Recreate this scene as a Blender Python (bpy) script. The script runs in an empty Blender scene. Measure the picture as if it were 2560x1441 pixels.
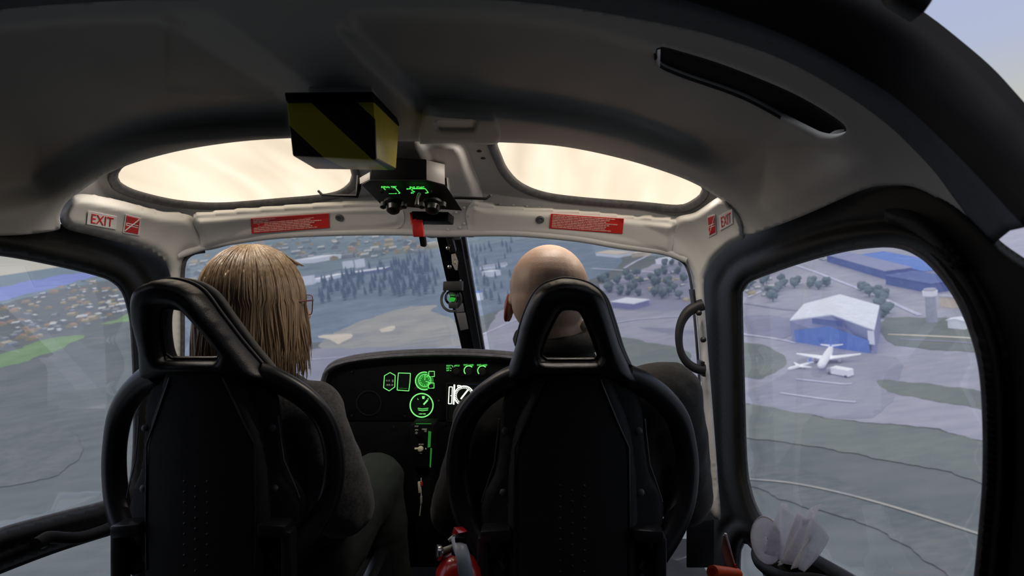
import bpy, bmesh, math, random
import numpy as np
from mathutils import Vector, Matrix, Euler, geometry
random.seed(4); np.random.seed(4)
sc = bpy.context.scene
C = sc.collection
# ------------------------------------------------------------------ camera, world, exposure
FPX = 1700.0                       # focal length in pixels of the 2560 x 1441 frame
CAM = np.array([0.288, 0.0, 1.15])
YAW = math.atan(78/FPX)
CW, SW = math.cos(YAW), math.sin(YAW)
cd = bpy.data.cameras.new('camera'); cam = bpy.data.objects.new('camera', cd); C.objects.link(cam)
cam.location = CAM; cam.rotation_euler = (math.radians(90), 0, YAW)
cd.sensor_width = 36; cd.lens = FPX/2560*36; cd.clip_start = .02; cd.clip_end = 60000
cd.dof.use_dof = True; cd.dof.focus_distance = 1.75; cd.dof.aperture_fstop = 5.2
sc.camera = cam
sc.view_settings.view_transform = 'Standard'; sc.view_settings.look = 'None'
sc.view_settings.exposure = 0.0; sc.view_settings.gamma = 1.0
sc.view_settings.use_curve_mapping = False

def ray(px, py):
    dx = (np.asarray(px, float)-1280)/FPX; dz = (720.5-np.asarray(py, float))/FPX
    return np.stack([dx*CW-SW, dx*SW+CW, dz+0*dx], -1)
def onY(px, py, Y):
    d = ray(px, py); return CAM + d*(np.asarray(Y-CAM[1])/d[..., 1])[..., None]
def onX(px, py, X):
    d = ray(px, py); return CAM + d*((X-CAM[0])/d[..., 0])[..., None]
def V(px, py, Y): return Vector(onY(px, py, Y))

# the world outside is banked against the cabin: ground frame from its horizon
ALT = 95.0
_a, _b = ray(0, 685), ray(2560, 301)
GN = np.cross(_b, _a); GN /= np.linalg.norm(GN); GN *= np.sign(GN[2])
GY = np.array([0, 1, 0]) - GN*GN[1]; GY /= np.linalg.norm(GY); GX = np.cross(GY, GN)
GO = CAM - GN*ALT
GM = Matrix(((GX[0], GY[0], GN[0], GO[0]), (GX[1], GY[1], GN[1], GO[1]), (GX[2], GY[2], GN[2], GO[2]), (0, 0, 0, 1)))
def G(px, py, h=0.0):
    d = ray(px, py); t = -(ALT-h)/(d@GN); p = CAM+d*np.asarray(t)[..., None]-GO
    return np.stack([p@GX, p@GY], -1)

w = bpy.data.worlds.new('sky'); sc.world = w; w.use_nodes = True
nt = w.node_tree; N = nt.nodes; L = nt.links
bg = N['Background']
tc = N.new('ShaderNodeTexCoord'); dp = N.new('ShaderNodeVectorMath'); dp.operation = 'DOT_PRODUCT'
dp.inputs[1].default_value = tuple(GN); L.new(tc.outputs['Generated'], dp.inputs[0])
rp = N.new('ShaderNodeValToRGB'); L.new(dp.outputs['Value'], rp.inputs[0])
e = rp.color_ramp.elements
e[0].position = 0.0; e[0].color = (.64, .62, .56, 1)
e[1].position = 1.0; e[1].color = (.86, .86, .88, 1)
for p, c in ((.03, (.56, .57, .54, 1)), (.10, (.47, .53, .70, 1)), (.25, (.44, .50, .78, 1)), (.45, (.60, .62, .72, 1))):
    k = e.new(p); k.color = c
nz = N.new('ShaderNodeTexNoise'); nz.inputs['Scale'].default_value = 2.2; nz.inputs['Detail'].default_value = 3
L.new(tc.outputs['Generated'], nz.inputs['Vector'])
mx = N.new('ShaderNodeMixRGB'); mx.blend_type = 'MULTIPLY'; mx.inputs[0].default_value = .12
L.new(rp.outputs[0], mx.inputs[1]); L.new(nz.outputs['Fac'], mx.inputs[2])
L.new(mx.outputs[0], bg.inputs['Color']); bg.inputs['Strength'].default_value = 1.0

# ------------------------------------------------------------------ materials
M = {}
def mat(name, col, rough=.6, metal=0.0, var=.08, scale=30.0, bump=0.0, bscale=200.0, emit=None, estr=0.0, spec=.5, sheen=0.0, coat=0.0):
    m = bpy.data.materials.new(name); m.use_nodes = True; n = m.node_tree.nodes; l = m.node_tree.links
    b = n['Principled BSDF']; t = n.new('ShaderNodeTexCoord')
    z = n.new('ShaderNodeTexNoise'); z.inputs['Scale'].default_value = scale; z.inputs['Detail'].default_value = 4
    l.new(t.outputs['Object'], z.inputs['Vector'])
    r = n.new('ShaderNodeValToRGB'); l.new(z.outputs['Fac'], r.inputs[0])
    r.color_ramp.elements[0].position = .3; r.color_ramp.elements[1].position = .7
    r.color_ramp.elements[0].color = tuple(c*(1-var) for c in col)+(1,)
    r.color_ramp.elements[1].color = tuple(min(1, c*(1+var)) for c in col)+(1,)
    l.new(r.outputs[0], b.inputs['Base Color'])
    b.inputs['Roughness'].default_value = rough; b.inputs['Metallic'].default_value = metal
    b.inputs['Specular IOR Level'].default_value = spec
    if sheen: b.inputs['Sheen Weight'].default_value = sheen; b.inputs['Sheen Roughness'].default_value = .4
    if coat: b.inputs['Coat Weight'].default_value = coat; b.inputs['Coat Roughness'].default_value = .1
    if bump:
        z2 = n.new('ShaderNodeTexNoise'); z2.inputs['Scale'].default_value = bscale; z2.inputs['Detail'].default_value = 2
        l.new(t.outputs['Object'], z2.inputs['Vector'])
        bp = n.new('ShaderNodeBump'); bp.inputs['Strength'].default_value = bump; bp.inputs['Distance'].default_value = .002
        l.new(z2.outputs['Fac'], bp.inputs['Height']); l.new(bp.outputs[0], b.inputs['Normal'])
    if emit:
        b.inputs['Emission Color'].default_value = tuple(emit)+(1,); b.inputs['Emission Strength'].default_value = estr
    M[name] = m; return m
def glass(name, tint=(1, 1, 1), refl=1.0, rough=0.0):
    m = bpy.data.materials.new(name); m.use_nodes = True; n = m.node_tree.nodes; l = m.node_tree.links
    n.remove(n['Principled BSDF']); o = n['Material Output']
    t = n.new('ShaderNodeBsdfTransparent'); t.inputs[0].default_value = tint+(1,)
    g = n.new('ShaderNodeBsdfGlossy'); g.inputs['Roughness'].default_value = rough
    f = n.new('ShaderNodeFresnel'); f.inputs['IOR'].default_value = 1.45
    k = n.new('ShaderNodeMath'); k.operation = 'MULTIPLY'; k.inputs[1].default_value = refl; l.new(f.outputs[0], k.inputs[0])
    x = n.new('ShaderNodeMixShader'); l.new(k.outputs[0], x.inputs[0]); l.new(t.outputs[0], x.inputs[1]); l.new(g.outputs[0], x.inputs[2])
    l.new(x.outputs[0], o.inputs[0]); M[name] = m; return m
mat('headliner', (.46, .465, .455), .75, var=.04, scale=8, bump=.05, bscale=300)
mat('cream_trim', (.72, .71, .68), .55, var=.03, scale=12, bump=.04, bscale=260)
mat('cream_metal', (.50, .50, .50), .5, var=.05, scale=20, bump=.04)
mat('dark_plastic', (.014, .0145, .016), .55, var=.15, scale=40, bump=.1, bscale=400)
mat('door_black', (.009, .0092, .009), .6, var=.15, scale=25, bump=.05, bscale=300, spec=.12)
mat('rim_black', (.006, .006, .009), .6, var=.1)
mat('rim_blue', (.09, .105, .125), .85, var=.08, scale=40, bump=.2, bscale=600)
mat('hull_dark', (.03, .03, .035), .8)
mat('rubber', (.07, .07, .08), .5, var=.35, scale=60, bump=.1)
mat('black_metal', (.008, .008, .009), .42, var=.1)
mat('steel', (.6, .6, .6), .25, metal=1.0)
mat('leather', (.008, .008, .012), .36, var=.2, scale=80, bump=.25, bscale=500, spec=.6)
mat('seat_fabric', (.006, .006, .007), .8, var=.3, scale=200, bump=.3, bscale=900)
mat('floor_dark', (.012, .012, .013), .7, var=.3, scale=10)
glass('clear_glass', (.985, .99, .99), .35)
glass('side_glass', (.975, .98, .98), .18)
mat('sign_white', (.93, .90, .90), .5, var=.02)
mat('sign_red', (.72, .035, .03), .45, var=.05)
mat('sign_text', (.85, .48, .42), .5, var=.02)
def panel_mat():
    m = bpy.data.materials.new('lit_diffuser'); m.use_nodes = True; n = m.node_tree.nodes; l = m.node_tree.links
    b = n['Principled BSDF']; t = n.new('ShaderNodeTexCoord'); mp = n.new('ShaderNodeMapping'); l.new(t.outputs['Object'], mp.inputs[0])
    mp.inputs['Scale'].default_value = (9, 1.2, 1)
    z = n.new('ShaderNodeTexNoise'); z.inputs['Scale'].default_value = 1.3; z.inputs['Detail'].default_value = 1; l.new(mp.outputs[0], z.inputs['Vector'])
    r = n.new('ShaderNodeValToRGB'); l.new(z.outputs['Fac'], r.inputs[0])
    r.color_ramp.elements[0].position = .3; r.color_ramp.elements[1].position = .65
    r.color_ramp.elements[0].color = (.74, .62, .47, 1); r.color_ramp.elements[1].color = (1, .84, .65, 1)
    b.inputs['Base Color'].default_value = (.6, .58, .5, 1)
    l.new(r.outputs[0], b.inputs['Emission Color']); b.inputs['Emission Strength'].default_value = PANEL_E
    M['lit_diffuser'] = m
PANEL_E = 1.12
panel_mat()

# ------------------------------------------------------------------ object helpers
def mesh_obj(name, verts, faces, m, parent=None, smooth=True):
    me = bpy.data.meshes.new(name); me.from_pydata([tuple(map(float, v)) for v in verts], [], [tuple(int(i) for i in f) for f in faces])
    me.update()
    if smooth: me.polygons.foreach_set('use_smooth', [True]*len(me.polygons))
    o = bpy.data.objects.new(name, me); C.objects.link(o)
    if m: me.materials.append(M[m] if isinstance(m, str) else m)
    if parent: o.parent = parent
    return o
def bm_obj(name, bm, m, parent=None, smooth=False, angle=None):
    bmesh.ops.recalc_face_normals(bm, faces=bm.faces)
    me = bpy.data.meshes.new(name); bm.to_mesh(me); bm.free()
    if smooth or angle: me.polygons.foreach_set('use_smooth', [True]*len(me.polygons))
    if angle: me.set_sharp_from_angle(angle=math.radians(angle))
    o = bpy.data.objects.new(name, me); C.objects.link(o)
    if m: me.materials.append(M[m])
    if parent: o.parent = parent
    return o
def empty(name, loc=(0, 0, 0), rz=0.0):
    o = bpy.data.objects.new(name, None); o.empty_display_size = .1; C.objects.link(o); o.location = loc; o.rotation_euler = (0, 0, rz)
    return o
def tag(o, label=None, cat=None, group=None, kind=None):
    if label: o['label'] = label
    if cat: o['category'] = cat
    if group: o['group'] = group
    if kind: o['kind'] = kind
    return o
def struct(o): o['kind'] = 'structure'; return o
def recenter(o):
    """put the origin of a mesh thing at its bottom centre"""
    vs = np.array([v.co for v in o.data.vertices]); c = Vector(((vs[:, 0].min()+vs[:, 0].max())/2, (vs[:, 1].min()+vs[:, 1].max())/2, vs[:, 2].min()))
    o.data.transform(Matrix.Translation(-c)); o.location = o.location+c; return o
def catmull(pts, step, closed=False):
    P = [np.array(p, float) for p in pts]; n = len(P); out = []
    for i in range(n if closed else n-1):
        p1, p2 = P[i % n], P[(i+1) % n]
        p0 = P[(i-1) % n] if closed or i > 0 else 2*p1-p2
        p3 = P[(i+2) % n] if closed or i+2 < n else 2*p2-p1
        k = max(1, int(np.linalg.norm(p2-p1)/step))
        for j in range(k):
            t = j/k; out.append(.5*(2*p1+(p2-p0)*t+(2*p0-5*p1+4*p2-p3)*t*t+(3*p1-p0-3*p2+p3)*t**3))
    if not closed: out.append(P[-1])
    return np.array(out)
def bm_tube(bm, pts, r, seg=10, closed=False, cap=True, flat=1.0, up=None):
    """swept tube; r number or list; flat squashes the section along the second axis"""
    P = [Vector(p) for p in pts]; n = len(P); rr = [float(x) for x in r] if hasattr(r, '__len__') else [float(r)]*n
    rings = []; prev = Vector(up) if up else None
    for i in range(n):
        a = P[(i-1) % n] if closed or i > 0 else P[i]; b = P[(i+1) % n] if closed or i < n-1 else P[i]
        t = (b-a).normalized()
        if prev is None: prev = t.orthogonal()
        u = (prev-t*prev.dot(t))
        if u.length < 1e-6: u = t.orthogonal()
        u.normalize(); v = t.cross(u); prev = u
        rings.append([bm.verts.new(P[i]+rr[i]*(math.cos(q)*u+math.sin(q)*flat*v)) for q in [2*math.pi*k/seg for k in range(seg)]])
    m = n if closed else n-1
    for i in range(m):
        A, B = rings[i], rings[(i+1) % n]
        for k in range(seg): bm.faces.new((A[k], A[(k+1) % seg], B[(k+1) % seg], B[k]))
    if cap and not closed: bm.faces.new(rings[0][::-1]); bm.faces.new(rings[-1])
def tube(name, pts, r, m, parent=None, seg=10, closed=False, flat=1.0, up=None):
    bm = bmesh.new(); bm_tube(bm, pts, r, seg, closed, True, flat, up); return bm_obj(name, bm, m, parent, angle=50)
def bm_box(bm, c, s, rot=None, bevel=0.0):
    r = bmesh.ops.create_cube(bm, size=1); vs = r['verts']
    for v in vs: v.co = Vector((v.co.x*s[0], v.co.y*s[1], v.co.z*s[2]))
    if bevel:
        es = list({e for v in vs for e in v.link_edges}); rb = bmesh.ops.bevel(bm, geom=es, offset=bevel, segments=2, affect='EDGES', profile=.5); vs = list({v for f in rb['faces'] for v in f.verts} | {v for v in vs if v.is_valid})
    T = Matrix.Translation(Vector(c)) @ (rot.to_4x4() if rot else Matrix())
    bmesh.ops.transform(bm, matrix=T, verts=vs)
def box(name, c, s, m, parent=None, rot=None, bevel=0.0):
    bm = bmesh.new(); bm_box(bm, c, s, rot, bevel); return bm_obj(name, bm, m, parent, angle=40)
def hexa(name, corners, m, parent=None, bevel=0.0):
    """solid from two matching quads (near quad then far quad)"""
    bm = bmesh.new(); v = [bm.verts.new(p) for p in corners]; n = len(v)//2
    bm.faces.new(v[:n]); bm.faces.new(v[n:][::-1])
    for i in range(n): bm.faces.new((v[i], v[(i+1) % n], v[n+(i+1) % n], v[n+i]))
    bmesh.ops.recalc_face_normals(bm, faces=bm.faces)
    if bevel: bmesh.ops.bevel(bm, geom=bm.edges[:], offset=bevel, segments=2, affect='EDGES', profile=.5)
    return bm_obj(name, bm, m, parent, angle=35)
def prism(name, pts, Y, depth, m, parent=None, bevel=0.0):
    a = [Vector(onY(x, y, Y)) for x, y in pts]; return hexa(name, a+[p+Vector((0, depth, 0)) for p in a], m, parent, bevel)
def bm_cyl(bm, a, b, r1, r2=None, seg=20):
    bm_tube(bm, [a, b], [r1, r2 if r2 is not None else r1], seg)
def cyl(name, a, b, r, m, parent=None, r2=None, seg=20):
    bm = bmesh.new(); bm_cyl(bm, a, b, r, r2, seg); return bm_obj(name, bm, m, parent, angle=40)
def bm_lathe(bm, prof, seg=24, T=None):
    """profile of (radius, z) turned round z"""
    rings = []
    for r, z in prof:
        rings.append([bm.verts.new((r*math.cos(2*math.pi*k/seg), r*math.sin(2*math.pi*k/seg), z)) for k in range(seg)] if r > 1e-6 else [bm.verts.new((0, 0, z))])
    for A, B in zip(rings, rings[1:]):
        for k in range(seg):
            a, b, c, d = A[k % len(A)], A[(k+1) % len(A)], B[(k+1) % len(B)], B[k % len(B)]
            f = []
            for q in (a, b, c, d):
                if q not in f: f.append(q)
            if len(f) > 2: bm.faces.new(f)
    if T: bmesh.ops.transform(bm, matrix=T, verts=[v for R_ in rings for v in R_])
def lathe(name, prof, m, parent=None, T=None, seg=24):
    bm = bmesh.new(); bm_lathe(bm, prof, seg, T); return bm_obj(name, bm, m, parent, angle=40)
def aim(p, d):
    """matrix taking +z to direction d at p"""
    return Matrix.Translation(Vector(p)) @ Vector(d).to_track_quat('Z', 'Y').to_matrix().to_4x4()

# ---- flat regions with holes, triangulated
def inpoly(P, poly):
    x, y = P[:, 0], P[:, 1]; r = np.zeros(len(P), bool); n = len(poly); j = n-1
    for i in range(n):
        xi, yi = poly[i]; xj, yj = poly[j]
        if yi != yj: r ^= ((yi > y) != (yj > y)) & (x < (xj-xi)*(y-yi)/(yj-yi)+xi)
        j = i
    return r
def dist(P, poly, closed=True):
    d = np.full(len(P), 1e9); n = len(poly)
    for i in range(n if closed else n-1):
        a = np.array(poly[i], float); b = np.array(poly[(i+1) % n], float); ab = b-a; q = ab@ab
        if q < 1e-12: continue
        t = np.clip(((P-a)@ab)/q, 0, 1); d = np.minimum(d, np.linalg.norm(P-a-t[:, None]*ab, axis=1))
    return d
def region(outer, holes, step, near=.45, lines=()):
    """triangulate polygon with holes; returns points, triangles"""
    x0, y0 = outer.min(0); x1, y1 = outer.max(0)
    gx, gy = np.meshgrid(np.arange(x0, x1, step), np.arange(y0, y1, step)); gx = gx+((np.arange(gx.shape[0]) % 2)*step/2)[:, None]
    g = np.stack([gx.ravel(), gy.ravel()], 1); k = inpoly(g, outer) & (dist(g, outer) > step*near)
    for h in holes: k &= ~inpoly(g, h) & (dist(g, h) > step*near)
    for ln in lines: k &= dist(g, ln, False) > step*near
    vs = []; es = []
    for c in [outer]+holes:
        b = len(vs); vs += [Vector(p) for p in c]; es += [(b+i, b+(i+1) % len(c)) for i in range(len(c))]
    for ln in lines:
        b = len(vs); vs += [Vector(p) for p in ln]; es += [(b+i, b+i+1) for i in range(len(ln)-1)]
    vs += [Vector(p) for p in g[k]]
    v, _, f, *_ = geometry.delaunay_2d_cdt(vs, es, [], 0, 1e-5)
    v = np.array([tuple(p) for p in v]); f = np.array([t for t in f if len(t) == 3])
    c = v[f].mean(1); k = inpoly(c, outer)
    for h in holes: k &= ~inpoly(c, h)
    return v, f[k]
def smooth(t): t = np.clip(t, 0, 1); return t*t*(3-2*t)

# ------------------------------------------------------------------ inner cabin surface
HT = np.array([[0, 1.60], [.85, 1.592], [1.0, 1.58], [1.1, 1.562], [1.2, 1.532], [1.3, 1.496], [1.4, 1.465], [1.5, 1.447], [1.6, 1.434], [1.8, 1.418], [1.93, 1.403], [1.98, 1.392], [2.02, 1.35], [2.05, 1.29], [2.08, 1.15], [2.12, 1.02], [2.3, .95]])
WT = np.array([[0, .87], [1.6, .87], [1.75, .86], [1.85, .835], [1.95, .79], [2.05, .715], [2.15, .64], [2.3, .5], [2.5, .4]])
def Fval(p, off):
    W = np.interp(p[:, 1], WT[:, 0], WT[:, 1])-off; H = np.interp(p[:, 1], HT[:, 0], HT[:, 1])-off
    return (np.abs(p[:, 0])/W)**4.3+(np.maximum(p[:, 2]-.9, 0)/np.maximum(H-.9, .02))**4.3-1
def onF(px, py, off=0.0):
    d = ray(px, py).reshape(-1, 3); off = np.broadcast_to(np.asarray(off, float).ravel(), (len(d),)); lo = np.full(len(d), .15); hi = np.full(len(d), -1.0)
    for t in np.arange(.15, 3.2, .03):
        f = Fval(CAM+d*t, off); new = (f > 0) & (hi < 0); hi[new] = t; lo = np.where(hi < 0, t, lo)
    hi[hi < 0] = 3.2
    for _ in range(22):
        m = (lo+hi)/2; f = Fval(CAM+d*m[:, None], off) > 0; hi = np.where(f, m, hi); lo = np.where(f, lo, m)
    return CAM+d*hi[:, None]
def sheet(name, outer, holes, surf, off, m, step=10, thick=.01, parent=None, cstep=None, rawouter=False, lines=()):
    """moulded sheet: region of the cabin lining mapped to its surface, with real thickness"""
    cs = cstep or step
    o = np.array(outer, float) if rawouter else catmull(outer, cs, True)
    hs = [catmull(h, cs, True) for h in holes]
    v, f = region(o, hs, step, .45, lines); a = surf(v[:, 0], v[:, 1], 0.0)
    of = off(v, a, o, hs) if callable(off) else np.full(len(v), off)
    p = surf(v[:, 0], v[:, 1], of)
    t = p[f]; nn = np.cross(t[:, 1]-t[:, 0], t[:, 2]-t[:, 0]); flip = ((t[:, 0]-CAM)*nn).sum(1) > 0
    f = f.copy(); f[flip] = f[flip][:, ::-1]
    ob = mesh_obj(name, p, f, m, parent)
    s = ob.modifiers.new('thickness', 'SOLIDIFY'); s.thickness = thick; s.offset = -1
    return ob
# ------------------------------------------------------------------ ceiling lining
LIP_L = [(-420, 640), (-200, 590), (0, 590), (100, 583), (150, 572), (148, 548), (160, 515), (195, 483), (290, 425), (420, 384), (560, 359), (700, 347), (860, 345), (980, 352), (1060, 354), (1240, 356)]
LIP_R = [(1400, 366), (1550, 396), (1680, 436), (1760, 472), (1825, 518), (1856, 558), (1852, 580), (1862, 588)]
DOOR_TOP_R = [(1862, 594), (2000, 543), (2150, 478), (2210, 464), (2280, 467), (2350, 500), (2420, 560), (2481, 612)]
RIM_C = [(2481, 610), (2400, 500), (2330, 410), (2200, 290), (2000, 165), (1800, 90), (1600, 45), (1400, 12), (1200, -8), (1000, -22), (800, -30), (560, -10), (300, -2), (0, 20), (-200, 60), (-420, 130)]
outer = list(catmull(LIP_L+LIP_R, 10))+list(catmull(DOOR_TOP_R, 10))[1:]+list(catmull(RIM_C, 12))[1:]
LB = catmull([(-500, 130), (-200, 85), (0, 66), (150, 50), (330, 43), (420, 52), (540, 125), (640, 188), (735, 250), (742, 300), (735, 341), (600, 352), (420, 376), (300, 415), (200, 470), (100, 530), (-60, 560), (-500, 600)], 14, True)
RB = catmull([(868, 40), (900, 26), (1200, 26), (1450, 60), (1640, 112), (1900, 190), (2080, 285), (2150, 360), (2168, 402), (2145, 425), (2040, 475), (1925, 528), (1885, 530), (1830, 490), (1740, 430), (1560, 362), (1400, 325), (1240, 302), (1120, 292), (1050, 290), (935, 190), (852, 105), (830, 72), (840, 48)], 14, True)
L1 = np.array([(330, 30), (400, 48), (452, 72), (540, 130), (640, 190), (716, 240), (800, 296)], float)
L2 = np.array([(480, -30), (520, 12), (545, 33), (600, 76), (660, 122), (716, 166), (800, 232)], float)
def sgn_side(v, line):
    """distance to a descending polyline, positive on its upper right side"""
    d = dist(v, line, False); yy = np.interp(v[:, 0], line[:, 0], line[:, 1], left=-1e3, right=1e3); xx = v[:, 0]
    return np.where(v[:, 1] < yy, d, -d)
def ceil_off(v, a, o, hs):
    x, y = v[:, 0], v[:, 1]
    d1 = sgn_side(v, L1); d2 = -sgn_side(v, L2); t = np.clip(d1/np.maximum(d1+d2, 1), 0, 1)
    strip_ = (d1 > 0) & (d2 > 0) & (x > 330) & (x < 860)
    off = np.where(strip_ | (np.abs(d1) < .5), -.042*(1-t)*smooth((x-400)/60)*smooth((y-20)/40), 0)
    iL = inpoly(v, LB) & (d1 <= 0); dL = dist(v, LB); wL = 16+80*smooth((y-260)/120)
    e_ = np.maximum(0, -d1); dep = -.062*smooth(dL/wL)
    off = np.where(iL & (x > 420) & (d1 < .5), -.042*(1-np.clip(e_/7, 0, 1))*smooth((x-400)/60)*smooth((y-20)/40)-.066*np.clip(e_/7, 0, 1)*smooth((300-y)/80+.0), off)
    off = np.where(iL & ((x <= 420) | (e_ > 7)), np.where(x > 420, np.minimum(off, dep), dep), off)
    iR = inpoly(v, RB); dR = dist(v, RB)
    wR = 30+30*smooth((1110-x)/80)*smooth((y-45)/40)+45*smooth((y-200)/120)*smooth((x-1040)/60)+90*smooth((x-1700)/250)*smooth((y-250)/100)
    off = np.where(iR, -.052*smooth(dR/wR), off)
    return off
ceiling = sheet('ceiling', outer, [[(1640, 122), (1646, 160), (1700, 188), (1860, 246), (2000, 322), (2050, 345), (2090, 344), (2116, 326), (2090, 296), (1980, 232), (1820, 166), (1700, 128), (1655, 117)]], onF, ceil_off, 'headliner', 9, .012, rawouter=True, lines=[catmull(L1[1:-1], 7), catmull(L1[1:-1]+np.array([-4.5, 6.5]), 7), catmull(L2[2:-1], 8)])
struct(ceiling)
# recessed slot of the roof vent: dark channel with a pale end clip
slot = [(1640, 122), (1646, 160), (1700, 188), (1860, 246), (2000, 322), (2050, 345), (2090, 344), (2116, 326), (2090, 296), (1980, 232), (1820, 166), (1700, 128), (1655, 117)]
vent = empty('roof_slot', onF([1880], [240], -.05)[0]); tag(vent, 'long dark recessed slot curving along the right side of the grey roof lining', 'roof slot')
def rel(o, par): o.parent = par; o.matrix_parent_inverse = par.matrix_basis.inverted(); return o
rim = tube('slot_rim', onF(*catmull(slot, 12, True).T, -.042), .003, 'seat_fabric', None, 8, True); rel(rim, vent)
s0 = catmull(slot, 14, True); sc_ = s0.mean(0); s1 = sc_+(s0-sc_)*1.04
chan = sheet('slot_channel', s1, [], onF, -.062, 'seat_fabric', 16, .006, rawouter=True); rel(chan, vent)
clip = prism('end_clip', [(2050, 338), (2072, 346), (2096, 342), (2118, 326), (2108, 322), (2088, 326), (2075, 334)], float(onF([2085], [335], -.045)[0][1]), .015, 'headliner', None, .002); rel(clip, vent)
clip = prism('end_clip', [(1637, 122), (1640, 160), (1650, 168), (1652, 120)], float(onF([1645], [140], -.045)[0][1]), .015, 'headliner', None, .002); rel(clip, vent)

# ------------------------------------------------------------------ rear rim of the cab: blue-grey inner band and black edge
CEND = catmull(RIM_C, 14)
c3 = onF(CEND[:, 0], CEND[:, 1], 0.0)
B_ = [(2600, 505), (2560, 462), (2495, 430), (2400, 352), (2300, 268), (2200, 196), (2000, 92), (1800, 15), (1600, -40), (1400, -80), (1200, -105), (1000, -120), (800, -125), (560, -105), (300, -90), (0, -60), (-200, -20), (-420, 60)]
def resamp(P, n):
    P = np.array(P, float); s = np.r_[0, np.cumsum(np.linalg.norm(np.diff(P, axis=0), axis=1))]; u = np.linspace(0, s[-1], n)
    return np.stack([np.interp(u, s, P[:, k]) for k in range(P.shape[1])], 1)
# inner band: bottom corner of the band at (2485,605)-(2560,570)
bC = resamp(CEND, 120); bB = resamp(catmull([(2566, 568), (2480, 476), (2400, 392), (2300, 296), (2200, 217), (2000, 103), (1800, 25), (1600, -30), (1400, -70), (1200, -92), (1000, -106), (800, -110), (560, -92), (300, -78), (0, -50), (-200, -10), (-420, 60)], 12), 120)
P0 = onF(bC[:, 0], bC[:, 1], 0.0)
def radial(p, k, dy):
    """push the rim profile outward from the cabin axis by k and back by dy"""
    c = np.array([0, 0, .95]); d = p-c; d[:, 1] = 0; d /= np.linalg.norm(d, axis=1)[:, None]; q = p+d*k; q[:, 1] += dy; return q
Bp = onY(bB[:, 0], bB[:, 1], np.clip(P0[:, 1]-.085, .62, 2)); 
def strip(name, rows, m, parent=None, thick=0.0):
    n = len(rows[0]); v = np.concatenate(rows); f = [(r*n+i, r*n+i+1, (r+1)*n+i+1, (r+1)*n+i) for r in range(len(rows)-1) for i in range(n-1)]
    o = mesh_obj(name, v, f, m, parent)
    if thick: s = o.modifiers.new('t', 'SOLIDIFY'); s.thickness = thick; s.offset = 0
    return o
mid = (P0+Bp)/2+np.array([0, 0, .006])
band = struct(strip('trim_1', [P0+np.array([0, .01, .004]), P0, mid, Bp], 'rim_blue', None, .004))
bA = resamp(catmull([(2700, 420), (2560, 266), (2480, 178), (2400, 108), (2310, 38), (2200, -30), (2000, -125), (1800, -200), (1600, -260), (1400, -300), (1200, -330), (1000, -340), (800, -340), (560, -320), (300, -290), (0, -240), (-200, -180), (-420, -80)], 12), 120)
Ap = onY(bA[:, 0], bA[:, 1], np.clip(P0[:, 1]-.12, .58, 2))
Ahull = Ap+np.array([0, .5, .02])
struct(strip('trim_2', [Bp, (Bp+Ap)/2+np.array([0, -.015, 0]), Ap, Ap+np.array([0, .06, .0])], 'rim_black', None, .006))
# outer roof skin of the cab (keeps daylight off the lining)
def roofskin():
    xs = np.linspace(-1, 1, 61); ys = np.linspace(1.3, 1.93, 40); v = []
    for y in ys:
        k = np.interp(y, [.85, 1.12], [.012, .10]); W = np.interp(y, WT[:, 0], WT[:, 1])+k; H = np.interp(y, HT[:, 0], HT[:, 1])+k
        for x in xs:
            X = x*W*.94; v.append((X, y, .9+(H-.9)*max(0, 1-abs(X/W)**4.3)**(1/4.3)))
    f = [(r*61+i, r*61+i+1, (r+1)*61+i+1, (r+1)*61+i) for r in range(39) for i in range(60)]
    o = mesh_obj('roof_skin', v, f, 'hull_dark'); s = o.modifiers.new('t', 'SOLIDIFY'); s.thickness = .006; return o
sk = struct(roofskin()); sk.name = 'trim_3'
# dark bracket seen beyond the rim at the top right
br = prism('edge_bracket', [(2215, -60), (2345, -60), (2334, 0), (2310, 34), (2240, -10)], .80, .03, 'black_metal', None, .003)
recenter(br); tag(br, 'dark metal bracket on top of the black rim at upper right, against the pale sky', 'bracket')

# ------------------------------------------------------------------ roof frame with two lit openings
OPL = [(288, 446), (296, 462), (330, 481), (400, 500), (470, 511), (560, 514), (700, 503), (800, 494), (850, 482), (878, 460), (884, 440), (878, 415), (872, 350), (840, 334), (700, 333), (560, 345), (420, 370), (340, 394), (300, 418)]
OPR = [(1236, 362), (1250, 398), (1266, 430), (1300, 464), (1360, 488), (1450, 501), (1600, 513), (1690, 521), (1725, 512), (1752, 492), (1760, 474), (1752, 458), (1680, 420), (1550, 381), (1400, 352), (1290, 344), (1240, 344)]
frame_outer = [(156, 560), (166, 500), (200, 468), (290, 412), (420, 362), (560, 337), (700, 325), (860, 322), (1060, 330), (1250, 332), (1400, 342), (1550, 372), (1690, 412), (1770, 450), (1835, 497), (1870, 545), (1860, 575), (1760, 590), (1690, 590), (1450, 560), (1230, 545), (1160, 550), (1100, 560), (1010, 550), (860, 545), (700, 555), (500, 575), (400, 570), (320, 560), (200, 560)]
rf = struct(sheet('trim_4', frame_outer, [OPL, OPR], onF, -.032, 'cream_metal', 12, .006)); 
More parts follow.
